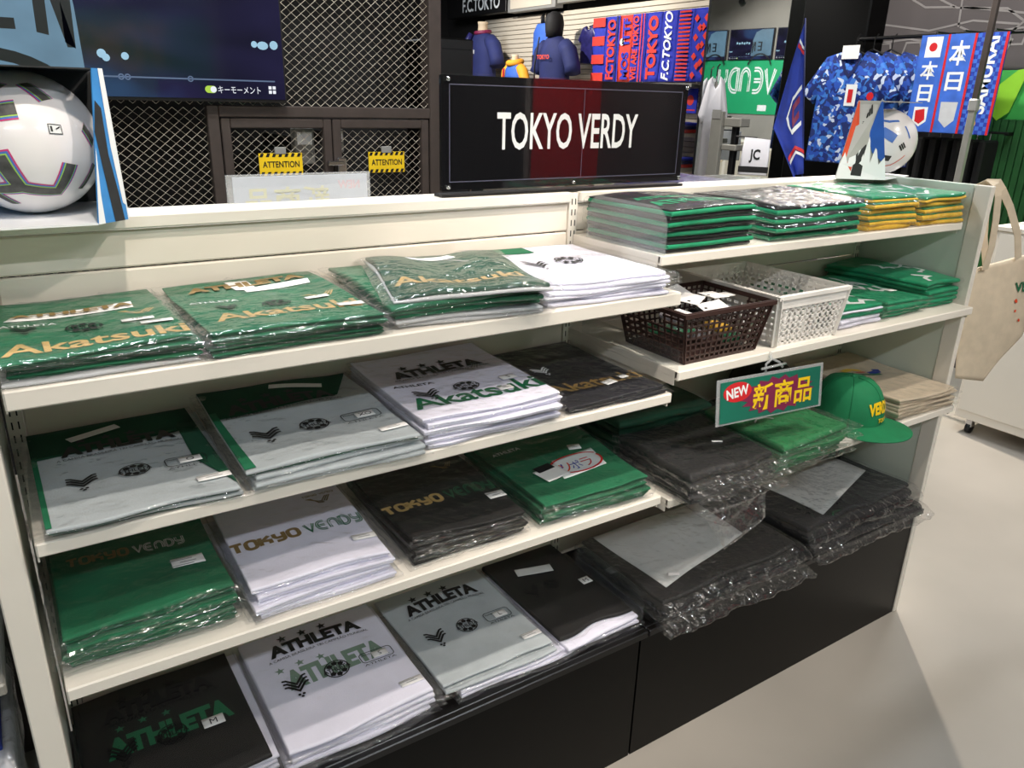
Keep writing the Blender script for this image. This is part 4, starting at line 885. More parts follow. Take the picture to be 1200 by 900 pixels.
slab4([(-.14, .126, .003), (.125, .126, .003), (.125, .126, .23), (-.14, .126, .23)], .002, MATS['carton_black'], 'rear_panel', t)
slab4([(-.14, -.135, .228), (.10, -.118, .228), (.118, .126, .228), (-.14, .126, .228)], .002, MATS['carton_black'], 'top_panel', t)
slab4([(-.145, .13, .003), (-.145, -.15, .003), (-.145, -.13, .228), (-.145, .13, .228)], .002, MATS['carton_blue'], 'side_panel', t)
q0, q1, q2, q3 = (.072, -.150, .002), (.120, -.112, .002), (.112, -.108, .230), (.098, -.120, .230)
sp = slab4([q0, q1, q2, q3], -.002, MATS['carton_blue'], 'corner_panel', t); A_, B_, C_, D_ = map(np.array, (q0, q1, q2, q3))
def onp(a, b): return (A_*(1-a)+B_*a)*(1-b)+(D_*(1-a)+C_*a)*b
nv = np.cross(B_-A_, D_-A_); nv = nv/np.linalg.norm(nv)
for (m_, nm, pl) in (('carton_black', 'brush_mark', [(.55, 0), (.88, 0), (.8, .2), (.6, .45), (.5, .75), (.1, .8), (.0, .6), (.3, .35)]), ('carton_white', 'white_edge', [(0, 0), (.22, 0), (.12, .2), (.04, .45), (0, .5)]), ('carton_white', 'white_edge', [(.9, .12), (1, .1), (1, 1), (.6, 1), (.75, .5)])):
    fm2(nm, np.array([onp(a, b)+nv*(.0006 if m_ == 'carton_black' else .0009) for a, b in pl]), [tuple(range(len(pl)))], m_, sp)
slab4([(.120, -.112, .003), (.128, .126, .003), (.125, .126, .23), (.112, -.108, .23)], .002, MATS['carton_white'], 'side_panel', t)
M2 = [([(-.6, .9), (.1, .75), (.5, .9)], (.12, 'blue_line')), ([(-.1, .35), (.35, .1)], (.3, 'blue_line')), ([(-.4, .2), (-.1, -.2), (-.5, -.5)], (.12, 'brush_grey')), ([(.1, -.55), (.35, -.6)], (.25, 'carton_black')), ([(.55, -.1), (.72, -.3)], (.06, 'print_black')), ([(.62, -.05), (.8, -.25)], (.06, 'print_black')), ([(.69, .0), (.88, -.2)], (.06, 'print_black')), ([(-.2, -1.1), (.5, -1.05), (1.1, -.6)], (.07, 'carton_orange')), ([(.8, .7), (1.1, .2)], (.1, 'blue_line'))]
ball('match_ball', 'white football with blue and orange marks in the grey carton', (2.43, .405, 1.5080), .098, M2)
t = thing('ball_carton', 'grey white and orange display carton around the right football', 'box', (2.40, .40, 1.4060))
q0, q1, q2, q3 = (-.235, -.03, .001), (-.118, -.118, .001), (-.170, -.10, .219), (-.205, -.045, .219)
fp = slab4([q0, q1, q2, q3], -.002, MATS['carton_grey'], 'front_panel', t); A_, B_, C_, D_ = map(np.array, (q0, q1, q2, q3)); nv = -np.cross(B_-A_, D_-A_); nv = nv/np.linalg.norm(nv)
if nv[1] > 0: nv = -nv
def onq(pl, lf): return np.array([(A_*(1-a)+B_*a)*(1-b)+(D_*(1-a)+C_*a)*b+nv*lf for a, b in pl])
for (m_, nm, pl) in (('carton_orange', 'orange_edge', [(.0, .3), (.28, .1), (.3, .55), (.05, 1), (0, 1)]), ('carton_royal', 'blue_edge', [(1, .2), (1, 1), (.92, 1), (.55, .55), (.7, .35)]), ('carton_black', 'dark_wedge', [(.28, .02), (.5, .0), (.55, .5), (.35, .55)]),
                    ('carton_white', 'splash', [(0, 0), (1, 0), (1, .3), (.85, .2), (.8, .45), (.66, .22), (.62, .6), (.5, .3), (.42, .62), (.36, .25), (.2, .5), (.17, .2), (.05, .35), (0, .2)])):
    fm2(nm, onq(pl, {'carton_orange': .0028, 'carton_royal': .0029, 'carton_black': .0027, 'carton_white': .0032}[m_]), [tuple(range(len(pl)))], m_, fp)
lg = join2(*[poly2([(-.09+.08*i, -.05), (-.03+.08*i, -.05), (.0+.055*i-.02, .03+.05*i), (-.05+.055*i-.02, .03+.05*i-.02)]) for i in range(3)], fit(T('adidas', .02), wd=.36, ht=.05, at=(0, -.1)))
fm2('carton_logo', onq([(.5+a, .84+b) for a, b in lg[0]], .0031), lg[1], 'print_black', fp)
slab4([(-.235, -.03, .001), (-.118, -.118, .001), (.10, -.06, .001), (.10, .125, .001)], .0015, MATS['carton_white'], 'floor_flap', t)
slab4([(-.205, -.045, .219), (-.17, -.10, .219), (.105, -.055, .219), (.095, .12, .219)], .002, MATS['carton_grey'], 'top_panel', t)
slab4([(.03, .122, .003), (.10, .125, .003), (.095, .12, .219), (.03, .118, .219)], .002, MATS['carton_white'], 'rear_panel', t)
# flag
t = thing('club_flag', 'royal blue flag with red and white edging drooping on a pole', 'flag', (2.335, .61, 1.361))
MB().tube([(0, 0, 0), (.08, .145, .52)], .0025, 8).build('pole', MATS['navy_shirt'], t, True); MB().box(-.03, .03, -.03, .03, -.001, .012, .004).build('stand', MATS['black'], t)
s, q = np.meshgrid(np.linspace(0, 1, 18), np.linspace(0, 1, 26), indexing='ij')
pole = np.stack([.08-.075*q, .145-.14*q, .505-.47*q], -1); lt = np.array([.08, .145, .505]); lm = np.array([-.074, .105, .175]); lb = np.array([-.045, .018, .022])
left = np.where((q < .68)[..., None], lt+(lm-lt)*(q/.68)[..., None], lm+(lb-lm)*np.clip((q-.68)/.32, 0, 1)[..., None])
mid = pole*(1-s[..., None])+left*s[..., None]; mid[..., 1] += .018*np.sin(s*9+q*3)*s*q; mid[..., 0] += .006*np.sin(s*14)*q
V, F = closed_sheet(mid[..., 0], mid[..., 1]-.001, mid[..., 2], mid[..., 2]); V[len(V)//2:, 1] += .0016
fastmesh('flag_cloth', V, F, 'royal', t)
def onflag(pl, lf):
    o = []
    for a, b in pl:
        i, j = min(17, max(0, a*17)), min(25, max(0, b*25)); i0, j0 = int(min(i, 16)), int(min(j, 24)); fa, fb = i-i0, j-j0
        p = (mid[i0, j0]*(1-fa)+mid[i0+1, j0]*fa)*(1-fb)+(mid[i0, j0+1]*(1-fa)+mid[i0+1, j0+1]*fa)*fb; o.append(p+np.array([-.002, -.004, 0])*lf)
    return np.array(o)
for (m_, nm, pl, wd) in (('red', 'red_edging', [(.1, .2), (.5, .17), (.85, .14)], .025), ('print_white', 'white_edging', [(.1, .17), (.5, .14), (.85, .11)], .02), ('red', 'red_edging', [(.02, .86), (.35, .82), (.7, .9)], .025), ('print_white', 'white_edging', [(.02, .89), (.35, .85), (.7, .93)], .02), ('print_white', 'crest_outline', [(.15, .42), (.5, .5), (.55, .62), (.4, .72), (.12, .66)], .03), ('maroon', 'crest', [(.2, .5), (.42, .56), (.35, .66), (.2, .6)], .05)):
    pp = [(pl[i][0]+(pl[i+1][0]-pl[i][0])*k/5, pl[i][1]+(pl[i+1][1]-pl[i][1])*k/5) for i in range(len(pl)-1) for k in range(5)]+[pl[-1]]; gV, gF = ribbon(pp, wd); fm2(nm, onflag(gV, 1.0), gF, m_, t)
# dark packs and board on the far side of the unit
pile(1.62, 1.86, .47, .27, 1.36, LY(3, [('purple_pack', 1, 0)], .014, 'navy'), 'stack behind the towels on the far side', 'navy packs on the far side', seed=91, item='pack', cat='pack', pname='folded_pack', oname='bagged_pack')
pile(1.90, 2.12, .49, .25, 1.36, LY(2, [('cloth_black', 1, 0)], .014, 'black'), 'low stack behind the towels on far side', 'navy packs on the far side', seed=92, item='pack', cat='pack', pname='folded_pack', oname='bagged_pack')
t = thing('sale_board', 'white back of a sale sign in clear holder behind the shelf', 'sign', (.60, .55, 1.361))
MB().box(-.155, .155, -.003, .003, 0, .088, .0008).build('holder', ACRF, t); b_ = MB().box(-.142, .148, -.0022, .0022, .002, .083, .0003).build('card', MATS['sale_card'], t)
mat('ghost_yellow', '#d6d3ae', .6); mat('ghost_red', '#d8b9c0', .6)
MB().frame2d(fit(T('新商品', .018), wd=.18, ht=.052), (-.03, -.0026, .036), (-1, 0, 0), (0, 0, 1)).build('show_through_print', MATS['ghost_yellow'], b_); MB().frame2d(fit(T('NEW', .03), wd=.05, ht=.018), (.105, -.0026, .062), (-1, 0, 0), (0, 0, 1)).build('show_through_print', MATS['ghost_red'], b_)
MB().box(-.05, .05, -.02, .02, -.001, .004, .001).build('holder_foot', ACRF, t)
# ---------------------------------------------------------------- wire mesh partition behind the shelving
YM = 2.0
pt_ = thing('mesh_partition', 'dark framed partition of wire mesh with two doors behind the shelf', 'partition', (0, YM, 0))
def post(x0, x1, z0, z1, name, par=pt_, y0=-.02, y1=.02): return MB().box(x0, x1, y0, y1, z0, z1, .003).build(name, MATS['frame_brown'], par)
post(-1.3, -1.25, 0, 2.5, 'post'); post(.743, .785, 0, 1.555, 'post'); post(1.645, 1.70, 0, 2.5, 'post', y1=.06); post(-1.25, 1.645, 2.44, 2.5, 'rail'); post(.785, 1.645, 1.515, 1.555, 'rail'); post(-1.25, .743, .02, .07, 'rail')
def meshpanel(x0, x1, z0, z1, parent, cw=.0375, ch=.031, y=.0):
    m = MB(); cw = cw/2; n = int((x1-x0)/cw)+1; k = int((z1-z0)/(ch/2))
    for i in range(n):
        xc = x0+cw/2+i*cw*((x1-x0-cw*.0)/(n*cw)); pts = [(max(x0, min(x1, xc+(cw/2 if (j+i) % 2 else -cw/2)*1.02)), y+(.0012 if j % 2 else -.0012), z0+j*ch/2) for j in range(k+1)]
        m.tube(pts, .0012, 3)
    o = m.build('wire_mesh', MATS['wire'], parent); o['kind'] = 'stuff'; return o
meshpanel(-1.25, .743, .6, 1.556, pt_); meshpanel(-1.25, 1.645, 1.556, 2.44, pt_)
for (x0, x1, hx) in ((.79, 1.212, 1), (1.216, 1.64, -1)):
    d = MB().box(x0, x0+.034, -.016, .016, .05, 1.51, .003).box(x1-.034, x1, -.016, .016, .05, 1.51, .003).box(x0+.034, x1-.034, -.016, .016, 1.476, 1.51, .003).box(x0+.034, x1-.034, -.016, .016, .05, .09, .003).build('mesh_door', MATS['frame_brown'], pt_)
    meshpanel(x0+.034, x1-.034, .8, 1.476, d)
lk = MB(); lk.box(1.185, 1.25, -.035, -.017, 1.335, 1.352, .003).build('latch_bolt', MATS['chrome'], pt_); MB().box(1.225, 1.262, -.032, -.017, 1.29, 1.365, .004).build('latch_plate', MATS['chrome'], pt_)
for (x0, x1, z0, z1, lab) in ((1.085, 1.165, 1.335, 1.472, 'grey control box behind the left mesh door'), (1.245, 1.29, 1.38, 1.47, 'small grey plate behind the right mesh door')):
    t = thing('control_box', lab, 'box', ((x0+x1)/2, YM+.08, (z0+z1)/2)); a, b = (x1-x0)/2, (z1-z0)/2
    MB().box(-a, a, -.02, .03, -b, b, .004).build('housing', MATS['grey_plastic'], t); MB().box(-a*.75, a*.75, -.023, -.02, b*.1, b*.8).build('window', MATS['carton_white'], t); MB().box(-.02, .02, .03, .50, -.03, .03).build('wall_bracket', MATS['black'], t)
for (x0, x1, z0, z1, lab) in ((.915, 1.083, 1.302, 1.385, 'yellow caution plate on the left mesh door'), (1.36, 1.52, 1.302, 1.384, 'yellow caution plate on the right mesh door')):
    t = thing('caution_plate', lab, 'sign', ((x0+x1)/2, YM-.022, (z0+z1)/2)); a, b = (x1-x0)/2, (z1-z0)/2
    MB().box(-a, a, -.002, .002, -b, b, .0005).build('plate', MATS['yellow'], t)
    m = MB()
    for sgn in (1, -1):
        for k in range(7):
            xa = -a+.008+k*2*a/7; m.frame2d(poly2([(xa, sgn*b*.98), (xa+.012, sgn*b*.98), (xa+.012-.006*sgn*sgn, sgn*b*.66), (xa-.006, sgn*b*.66)] if sgn > 0 else [(xa-.006, -b*.98), (xa+.006, -b*.98), (xa+.012, -b*.66), (xa, -b*.66)]), (0, -.0026, 0), (1, 0, 0), (0, 0, 1))
    hs_ = m.build('hazard_stripes', MATS['print_black'], t); hs_['kind'] = 'stuff'; MB().frame2d(fit(T('ATTENTION', .02), wd=1.7*a, ht=.024), (0, -.0027, 0), (1, 0, 0), (0, 0, 1)).build('lettering', MATS['print_black'], t)
    MB().box(-.022, .022, -.004, .004, b-.004, b+.022, .002).build('hanger_clip', MATS['grey_plastic'], t)

# ---------------------------------------------------------------- television screens
def screen_mat():
    m = bpy.data.materials.new('screen_picture'); m.use_nodes = True; nt = m.node_tree; b = nt.nodes['Principled BSDF']; b.inputs['Base Color'].default_value = (.004, .004, .006, 1); b.inputs['Roughness'].default_value = .08
    tc = nn(nt, 'ShaderNodeTexCoord'); n = nn(nt, 'ShaderNodeTexNoise', Scale=2.2, Detail=2.0, Distortion=.6); mp = nn(nt, 'ShaderNodeMapping'); mp.inputs['Scale'].default_value = (.7, 1, 1.6)
    nt.links.new(tc.outputs['Object'], mp.inputs[0]); nt.links.new(mp.outputs[0], n.inputs['Vector']); r = nn(nt, 'ShaderNodeValToRGB'); e = r.color_ramp
    e.elements[0].position = .35; e.elements[0].color = (.004, .004, .012, 1); e.elements[1].position = .72; e.elements[1].color = (.03, .07, .18, 1)
    x = e.elements.new(.55); x.color = (.014, .012, .045, 1)
    nt.links.new(n.outputs['Fac'], r.inputs[0]); nt.links.new(r.outputs[0], b.inputs['Emission Color']); b.inputs['Emission Strength'].default_value = 1.0; MATS['screen_picture'] = m
screen_mat()
mat('screen_pale', '#7fa9c6', .3, emit=.62, var=.25, vs=5); mat('screen_dark', '#151722', .3, emit=.2); mat('screen_white', '#f2f6ff', .3, emit=1.0); mat('screen_line', '#6f86ab', .3, emit=.6); mat('screen_green', '#b9e04a', .3, emit=.9); mat('screen_glow', '#a8d4ee', .3, emit=.9)
def tv(loc, rz, wd, label_, group=None):
    t = thing('television', label_, 'television', loc, rz, group); k = wd/1.23; h = .69*k   # origin at bottom right of the screen when facing it
    MB().box(-wd-.008, .008, .004, .05, -.012*k, h+.01, .004).build('casing', MATS['black'], t); sc_ = MB().box(-wd, 0, 0, .004, 0, h).build('screen', MATS['screen_picture'], t)
    def f(geo, m_, nm, lf): 
        V, F = geo; V = np.array(V)*k; return MB().frame2d((V, F), (0, -lf, 0), (1, 0, 0), (0, 0, 1)).build(nm, MATS[m_], sc_)
    f(poly2([(-1.22, .08), (-.655, .075), (-.66, .27), (-.68, .45), (-.75, .62), (-.9, .68), (-1.22, .68)]), 'screen_pale', 'picture_figure', .0008)
    f(ribbon(arcp(-.93, -.25, .34, .37, 20, 160, 20), .036), 'screen_dark', 'picture_band', .0012)
    f(join2(poly2([(-.775, .185), (-.742, .178), (-.735, .40), (-.77, .40)]), poly2([(-.735, .33), (-.695, .145), (-.672, .145), (-.72, .40), (-.735, .40)]), poly2([(-.70, .16), (-.672, .142), (-.665, .40), (-.695, .40)])), 'screen_dark', 'picture_letter', .0012)
    f(join2(rect2(-.95, -.83, .19, .222), rect2(-.95, -.83, .28, .31), rect2(-.95, -.83, .37, .40), rect2(-.95, -.91, .19, .40)), 'screen_dark', 'picture_letter', .0012)
    f(join2(rect2(-.62, -.035, .060, .065), *[ribbon(arcp(x, .0625, .008, .008, 0, 360, 12)[:-1], .004, True) for x in (-.55, -.53, -.33)]), 'screen_line', 'timeline', .0012)
    f(fit(T('キーモーメント'), wd=.15, ht=.024, at=(-.165, .03)), 'screen_white', 'caption', .0012); f(poly2(rrect(-.285, -.245, .018, .042, .012)), 'screen_green', 'toggle', .0012); f(disc(.0105, (-.256, .03), 16), 'screen_white', 'toggle', .0016)
    f(join2(*[rect2(-.06+a, -.049+a, .02+b, .031+b) for a in (0, .015) for b in (0, .015)]), 'screen_white', 'menu_icon', .0012)
    for dq in (disc(.014, (-.60, .132), 12), disc(.012, (-.588, .12), 12), disc(.012, (-.53, .127), 12), disc(.02, (-.07, .182), 12, .7), disc(.011, (-.10, .185), 12), disc(.015, (-.03, .185), 12)): f(dq, 'screen_glow', 'picture_light', .001)
    f(join2(*[disc(.026, (-.58+.07*i, .37+.01*(i % 2)), 14) for i in range(6)]), 'screen_glow', 'picture_lights', .001)
    return t
tvm = tv((1.023, 1.945, 1.578), 0, 1.23, 'large television showing a dark night scene on the mesh partition'); MB().box(-.75, -.45, .05, .055, .2, .5).build('wall_mount', MATS['black'], tvm)

# ---------------------------------------------------------------- far club area on the right wall
wr = bpy.data.objects['wall_right']
m = MB()
for k in range(46): m.box(5.075, 5.12, 3.625, 7.25, .35+k*.045, .35+k*.045+.040, .003)
o = m.build('slat_panel', MATS['slat_cream'], wr); o['kind'] = 'stuff'
t = thing('header_sign', 'black header sign with white club lettering above the far wall', 'sign', (5.0, 0, 0))
hb = MB().box(-.06, .06, 6.60, 7.90, 2.455, 2.80, .004).build('board', MATS['black'], t); MB().frame2d(fit(T('F.C.TOKYO', .02), wd=.80, ht=.135), (-.063, 7.12, 2.565), (0, -1, 0), (0, 0, 1)).build('lettering', MATS['print_white'], hb)
t = thing('mesh_header', 'grey framed pale mesh header panel above the slat wall', 'panel', (5.0, 0, 0)); MB().box(-.05, .05, 5.72, 6.58, 2.44, 2.80, .004).build('frame', MATS['grey_plastic'], t); MB().box(-.056, -.05, 5.78, 6.52, 2.47, 2.80).build('mesh_face', MATS['slat_cream'], t)
t = thing('header_beam', 'plain dark grey header beam above the scarves', 'panel', (5.0, 0, 0)); MB().box(-.04, .04, 3.64, 5.70, 2.47, 2.80, .004).build('frame', MATS['steel_grey'], t); MB().box(-.045, -.04, 3.7, 5.64, 2.5, 2.8).build('mesh_face', MATS['wall_dark'], t)
t = thing('black_cabinet', 'tall black cabinet beside the mesh partition', 'cabinet', (2.335, 3.2, 0)); MB().box(-.115, .115, -.2, .2, 0, 1.905, .008).build('body', MATS['black'], t); MB().box(-.10, .10, -.206, -.2, .05, 1.85, .003).build('door', MATS['black'], t); MB().tube([(.09, -.215, .95), (.09, -.215, 1.1)], .006, 6).build('handle', MATS['chrome'], t)

def tee(outline, th, m, name, parent, n=3):
    P_ = np.array(outline, float); N_ = len(P_); d = np.roll(P_, -1, 0)-np.roll(P_, 1, 0); nr = np.stack([d[:, 1], -d[:, 0]], 1); nr /= np.linalg.norm(nr, axis=1, keepdims=True)+1e-9
    area_ = .5*np.sum(P_[:, 0]*np.roll(P_[:, 1], -1)-np.roll(P_[:, 0], -1)*P_[:, 1]); nr *= (-1 if area_ > 0 else 1)
    rings = []
    for (ins, yy) in ((.02, -th), (.007, -.75*th), (0, 0), (.007, .75*th), (.02, th)):
        Q = P_+nr*ins; rings.append([(q[0], yy, q[1]) for q in Q])
    return MB().loft(rings).build(name, m, parent, True)
TEE = [(-.09, .66), (-.2, .63), (-.36, .42), (-.255, .35), (-.235, .42), (-.25, 0), (.25, 0), (.235, .42), (.255, .35), (.36, .42), (.2, .63), (.09, .66), (.06, .61), (0, .585), (-.06, .61)]
def mannequin(loc, rz, s, label_, m_body, m_sleeve, extra):
    t = thing('mannequin_torso', label_, 'mannequin', loc, rz); n = 20
    def el(rx, ry, z, cx=0): return [(cx+rx*s*math.cos(2*PI*i/n), ry*s*math.sin(2*PI*i/n), z*s) for i in range(n)]
    MB().loft([el(.07, .065, .60), el(.055, .055, .66), el(.052, .052, .72), el(.058, .058, .75)]).build('neck', MATS['skin_form'], t, True)
    MB().loft([el(.215, .14, 0), el(.21, .135, .15), el(.20, .125, .28), el(.215, .13, .42), el(.205, .12, .53), el(.15, .095, .60), el(.075, .072, .645)]).build('shirt_body', MATS[m_body], t, True)
    for sg in (-1, 1): MB().tube([(sg*.15*s, 0, .56*s), (sg*.23*s, 0, .5*s), (sg*.29*s, .01, .36*s), (sg*.31*s, 0, .30*s)], [.075*s, .085*s, .08*s, .082*s], 14).build('sleeve', MATS[m_sleeve], t, True)
    MB().loft([el(.10, .08, -.45), el(.10, .08, 0)]).build('torso_base', MATS['skin_form'], t, True)
    extra(t, s); return t
def ex1(t, s):
    MB().tube([(-.08*s, -.1*s, .63*s), (-.13*s, -.15*s, .5*s), (-.16*s, -.16*s, .25*s), (-.17*s, -.16*s, .02*s)], [.03, .045, .045, .045], 8).build('scarf_end', MATS['purple_pack'], t, True)
    MB().tube([(.08*s*math.cos(a), .078*s*math.sin(a), (.645+.01*math.sin(a))*s) for a in [2*PI*k/14 for k in range(14)]], .022, 8, True).build('scarf_loop', MATS['maroon'], t, True)
    MB().box(-.05*s, .03*s, -.145*s, -.12*s, .42*s, .46*s).build('chest_print', MATS['print_white'], t)
def ex2(t, s):
    MB().tube([(.11*s*math.cos(a), .10*s*math.sin(a), (.64+.02*math.sin(a))*s) for a in [2*PI*k/14 for k in range(14)]], .045*s, 8, True).build('hood', MATS['orange_yellow'], t, True)
    MB().tube([(-.12*s, -.13*s, .55*s), (-.15*s, -.14*s, .0)], .012, 6).build('red_trim', MATS['red'], t)
def ex3(t, s):
    n = 18; MB().loft([[(rx*math.cos(2*PI*i/n), ry*math.sin(2*PI*i/n)-.02, z) for i in range(n)] for rx, ry, z in ((.07, .08, .60), (.078, .09, .66), (.082, .095, .72), (.065, .08, .79), (.02, .03, .82))]).build('black_hood', MATS['cloth_black'], t, True)
    MB().frame2d(fit(T('TOKYO', .03), wd=.2, ht=.04), (.0, -.142, .42), (1, 0, 0), (0, 0, 1)).build('chest_print', MATS['carton_orange'], t)
    MB().tube([(-.1, -.12, .6), (-.12, -.15, .35), (-.12, -.15, .1)], .008, 6).build('pouch_strap', MATS['black'], t); MB().box(-.22, .0, -.19, -.145, -.16, .17, .012).build('pouch', MATS['cloth_black'], t)
RZW = -PI/2
mannequin((4.78, 6.80, 1.62), RZW, .98, 'mannequin torso in a navy shirt with a purple scarf', 'navy_shirt', 'navy_shirt', ex1)
mannequin((4.80, 6.18, 1.52), RZW, .66, 'child mannequin torso in a blue shirt with yellow hood', 'sky_cloth', 'orange_yellow', ex2)
mannequin((4.78, 5.45, 1.55), RZW, .94, 'mannequin torso in a navy shirt with black hood and pouch', 'navy_shirt', 'navy_shirt', ex3)
for i, (y, s) in enumerate(((6.80, .98), (6.18, .66), (5.45, .94))):
    o = struct(MB().box(4.6, 5.07, y-.3, y+.3, [1.62-.45*.98, 1.52-.45*.66, 1.55-.45*.94][i]-.03, [1.62-.45*.98, 1.52-.45*.66, 1.55-.45*.94][i]-.002).build('trim_%d' % (i+2), MATS['slat_cream']))
t = thing('drawstring_bag', 'royal blue drawstring bag with grey base hung on slat wall', 'bag', (4.98, 5.92, 1.93)); tee([(-.15, 0), (.15, 0), (.145, .3), (.08, .38), (-.08, .38), (-.145, .3)], .05, MATS['sky_cloth'], 'bag_body', t).rotation_euler = (0, 0, RZW)
MB().box(-.055, .055, -.155, .155, -.03, .10, .02).build('grey_base', MATS['cloth_graphite'], t)
for sg in (-1, 1): MB().tube([(0, sg*.05, .37), (0, sg*.06, .44), (0, sg*.03, .47), (0, sg*.02, .38)], .012, 6).build('cord', MATS['black'], t, True)
t = thing('small_shirt', 'small purple shirt hanging beside the scarves', 'shirt', (4.98, 5.20, 1.92)); o = tee([(a*.42, b*.5) for a, b in TEE], .02, MATS['purple_pack'], 'shirt_cloth', t); o.rotation_euler = (0, 0, RZW); MB().tube([(0, 0, .32), (.1, 0, .36)], .006, 6).build('hook', MATS['black'], t)
# scarves in a row on a rail
struct(MB().tube([(4.985, 3.64, 2.285), (4.985, 5.12, 2.285)], .010, 8).box(4.98, 5.08, 3.66, 3.68, 2.27, 2.30).box(4.98, 5.08, 5.08, 5.10, 2.27, 2.30).build('trim_5', MATS['black']))
SCD = ['red and blue banded scarf at the left end of the scarf rail', 'blue scarf with thick red lettering on the scarf rail', 'red scarf with dark lettering and small crest on the rail', 'blue and red scarf with narrow stacked lettering on the rail', 'blue scarf with large outlined red lettering on the rail', 'blue scarf with slanted white lettering on the rail', 'blue scarf with fine red stripes on the rail', 'blue scarf with red diamonds at the right end of rail']
SCB = ['fct_blue', 'fct_blue', 'fct_red', 'fct_blue', 'fct_blue', 'fct_blue', 'fct_blue', 'fct_blue']
for i in range(8):
    y = 5.02-i*.182; t = thing('team_scarf', SCD[i], 'scarf', (4.972, y, 1.76), 0, 'scarves on the far rail')
    s, q = np.meshgrid(np.linspace(-.088, .088, 7), np.linspace(0, .545, 14), indexing='ij'); xx = .006*np.sin(q*14+i)+.004*np.sin(s*40+i)
    N = s.size; V = np.concatenate([np.stack([xx-.006, -s, q], -1).reshape(-1, 3), np.stack([xx+.004, -s, q], -1).reshape(-1, 3)]); Ft = gridfaces(7, 14); id_ = np.arange(N).reshape(7, 14); bdr = np.concatenate([id_[:-1, 0], id_[-1, :-1], id_[1:, -1][::-1], id_[0, 1:][::-1]]); nb = np.roll(bdr, -1)
    cl = fastmesh('scarf_cloth', V, np.concatenate([Ft, Ft[:, ::-1]+N, np.stack([bdr, bdr+N, nb+N, nb], -1)]), SCB[i], t)
    def f(geo, m_, nm): return MB().frame2d(geo, (-.0175, 0, .0), (0, -1, 0), (0, 0, 1)).build(nm, MATS[m_], cl)
    if i == 0: f(join2(*[rect2(-.088, .088, .0+k*.155, .078+k*.155) for k in range(4)]), 'fct_red', 'woven_band')
    if i == 1: f(fit(T('FCTOKYO', .04), wd=.5, ht=.11, at=(0, .27), rot=PI/2), 'fct_red', 'woven_lettering'); f(rect2(.06, .082, 0, .545), 'purple_pack', 'woven_band')
    if i == 2: f(fit(T('MOS  ITTF', .04), wd=.5, ht=.10, at=(.02, .27), rot=PI/2), 'fct_blue', 'woven_lettering'); f(disc(.03, (-.03, .33), 12), 'print_white', 'woven_crest'); f(rect2(-.085, -.07, 0, .545), 'fct_blue', 'woven_band')
    if i == 3: f(fit(T('WE ARE TOKYO', .04), wd=.52, ht=.075, at=(-.04, .27), rot=PI/2), 'fct_red', 'woven_lettering'); f(rect2(.02, .035, 0, .545), 'fct_red', 'woven_band'); f(rect2(.06, .07, 0, .545), 'fct_red', 'woven_band')
    if i == 4: f(fit(T('TOKYO', .05), wd=.5, ht=.12, at=(0, .27), rot=PI/2), 'fct_red', 'woven_lettering')
    if i == 5: f(fit(T('F.C.TOKYO', .03), wd=.52, ht=.09, at=(0, .28), rot=PI/2, shear=.25), 'print_white', 'woven_lettering')
    if i == 6: f(join2(*[rect2(-.06, .07, .01+k*.03, .024+k*.03) for k in range(18)]), 'fct_red', 'woven_band')
    if i == 7: f(join2(*[poly2([(x, z), (x+.028, z+.03), (x, z+.06), (x-.028, z+.03)]) for k in range(7) for x, z in ((-.045+.04*(k % 2), .02+.07*k), (.03+.03*((k+1) % 2), .05+.065*k))]), 'fct_red', 'woven_diamond')
struct(MB().box(4.80, 5.07, 3.63, 5.05, 1.715, 1.745, .003).build('trim_6', MATS['steel_grey']))
for i, y in enumerate((3.88, 3.72)):
    t = thing('team_scarf', ['blue scarf with round crest below the grey shelf', 'purple and blue scarf below the grey shelf edge'][i], 'scarf', (4.90, y, 1.52), 0, 'scarves on the far rail'); cl = MB().box(-.005, .005, -.075, .075, 0, .19, .002).build('scarf_cloth', MATS['fct_blue'], t)
    MB().frame2d(join2(disc(.04, (0, .1), 12), rect2(-.06, .06, .02, .03)), (-.0056, 0, 0), (0, -1, 0), (0, 0, 1)).build('woven_crest', MATS['print_white' if i == 0 else 'fct_red'], cl)
for i, z in enumerate((1.37, 1.10)):
    struct(MB().box(4.72, 5.07, 3.63, 5.0, z-.03, z, .003).build('trim_%d' % (7+i), MATS['slat_cream']))
    for k in range(4):
        pile(4.73, 4.95, 3.74+k*.30-.0, .24, z, [dict(slabs=[(c_, 1, 0)], T=.028, word=w_, rot=-PI/2, dx=-.10, dy=.0, w=.24, d=.2) for c_, w_ in (('fct_red', 'red'), ('purple_pack', 'purple'), ('fct_blue', 'blue'))], '%s pile of far %s shelf' % (['first', 'second', 'third', 'fourth'][k], ['upper', 'lower'][i]), 'packs on the far shelves', seed=200+i*10+k, item='pack', cat='pack', pname='folded_pack', oname='bagged_pack', amp=.002, res=(6, 6))
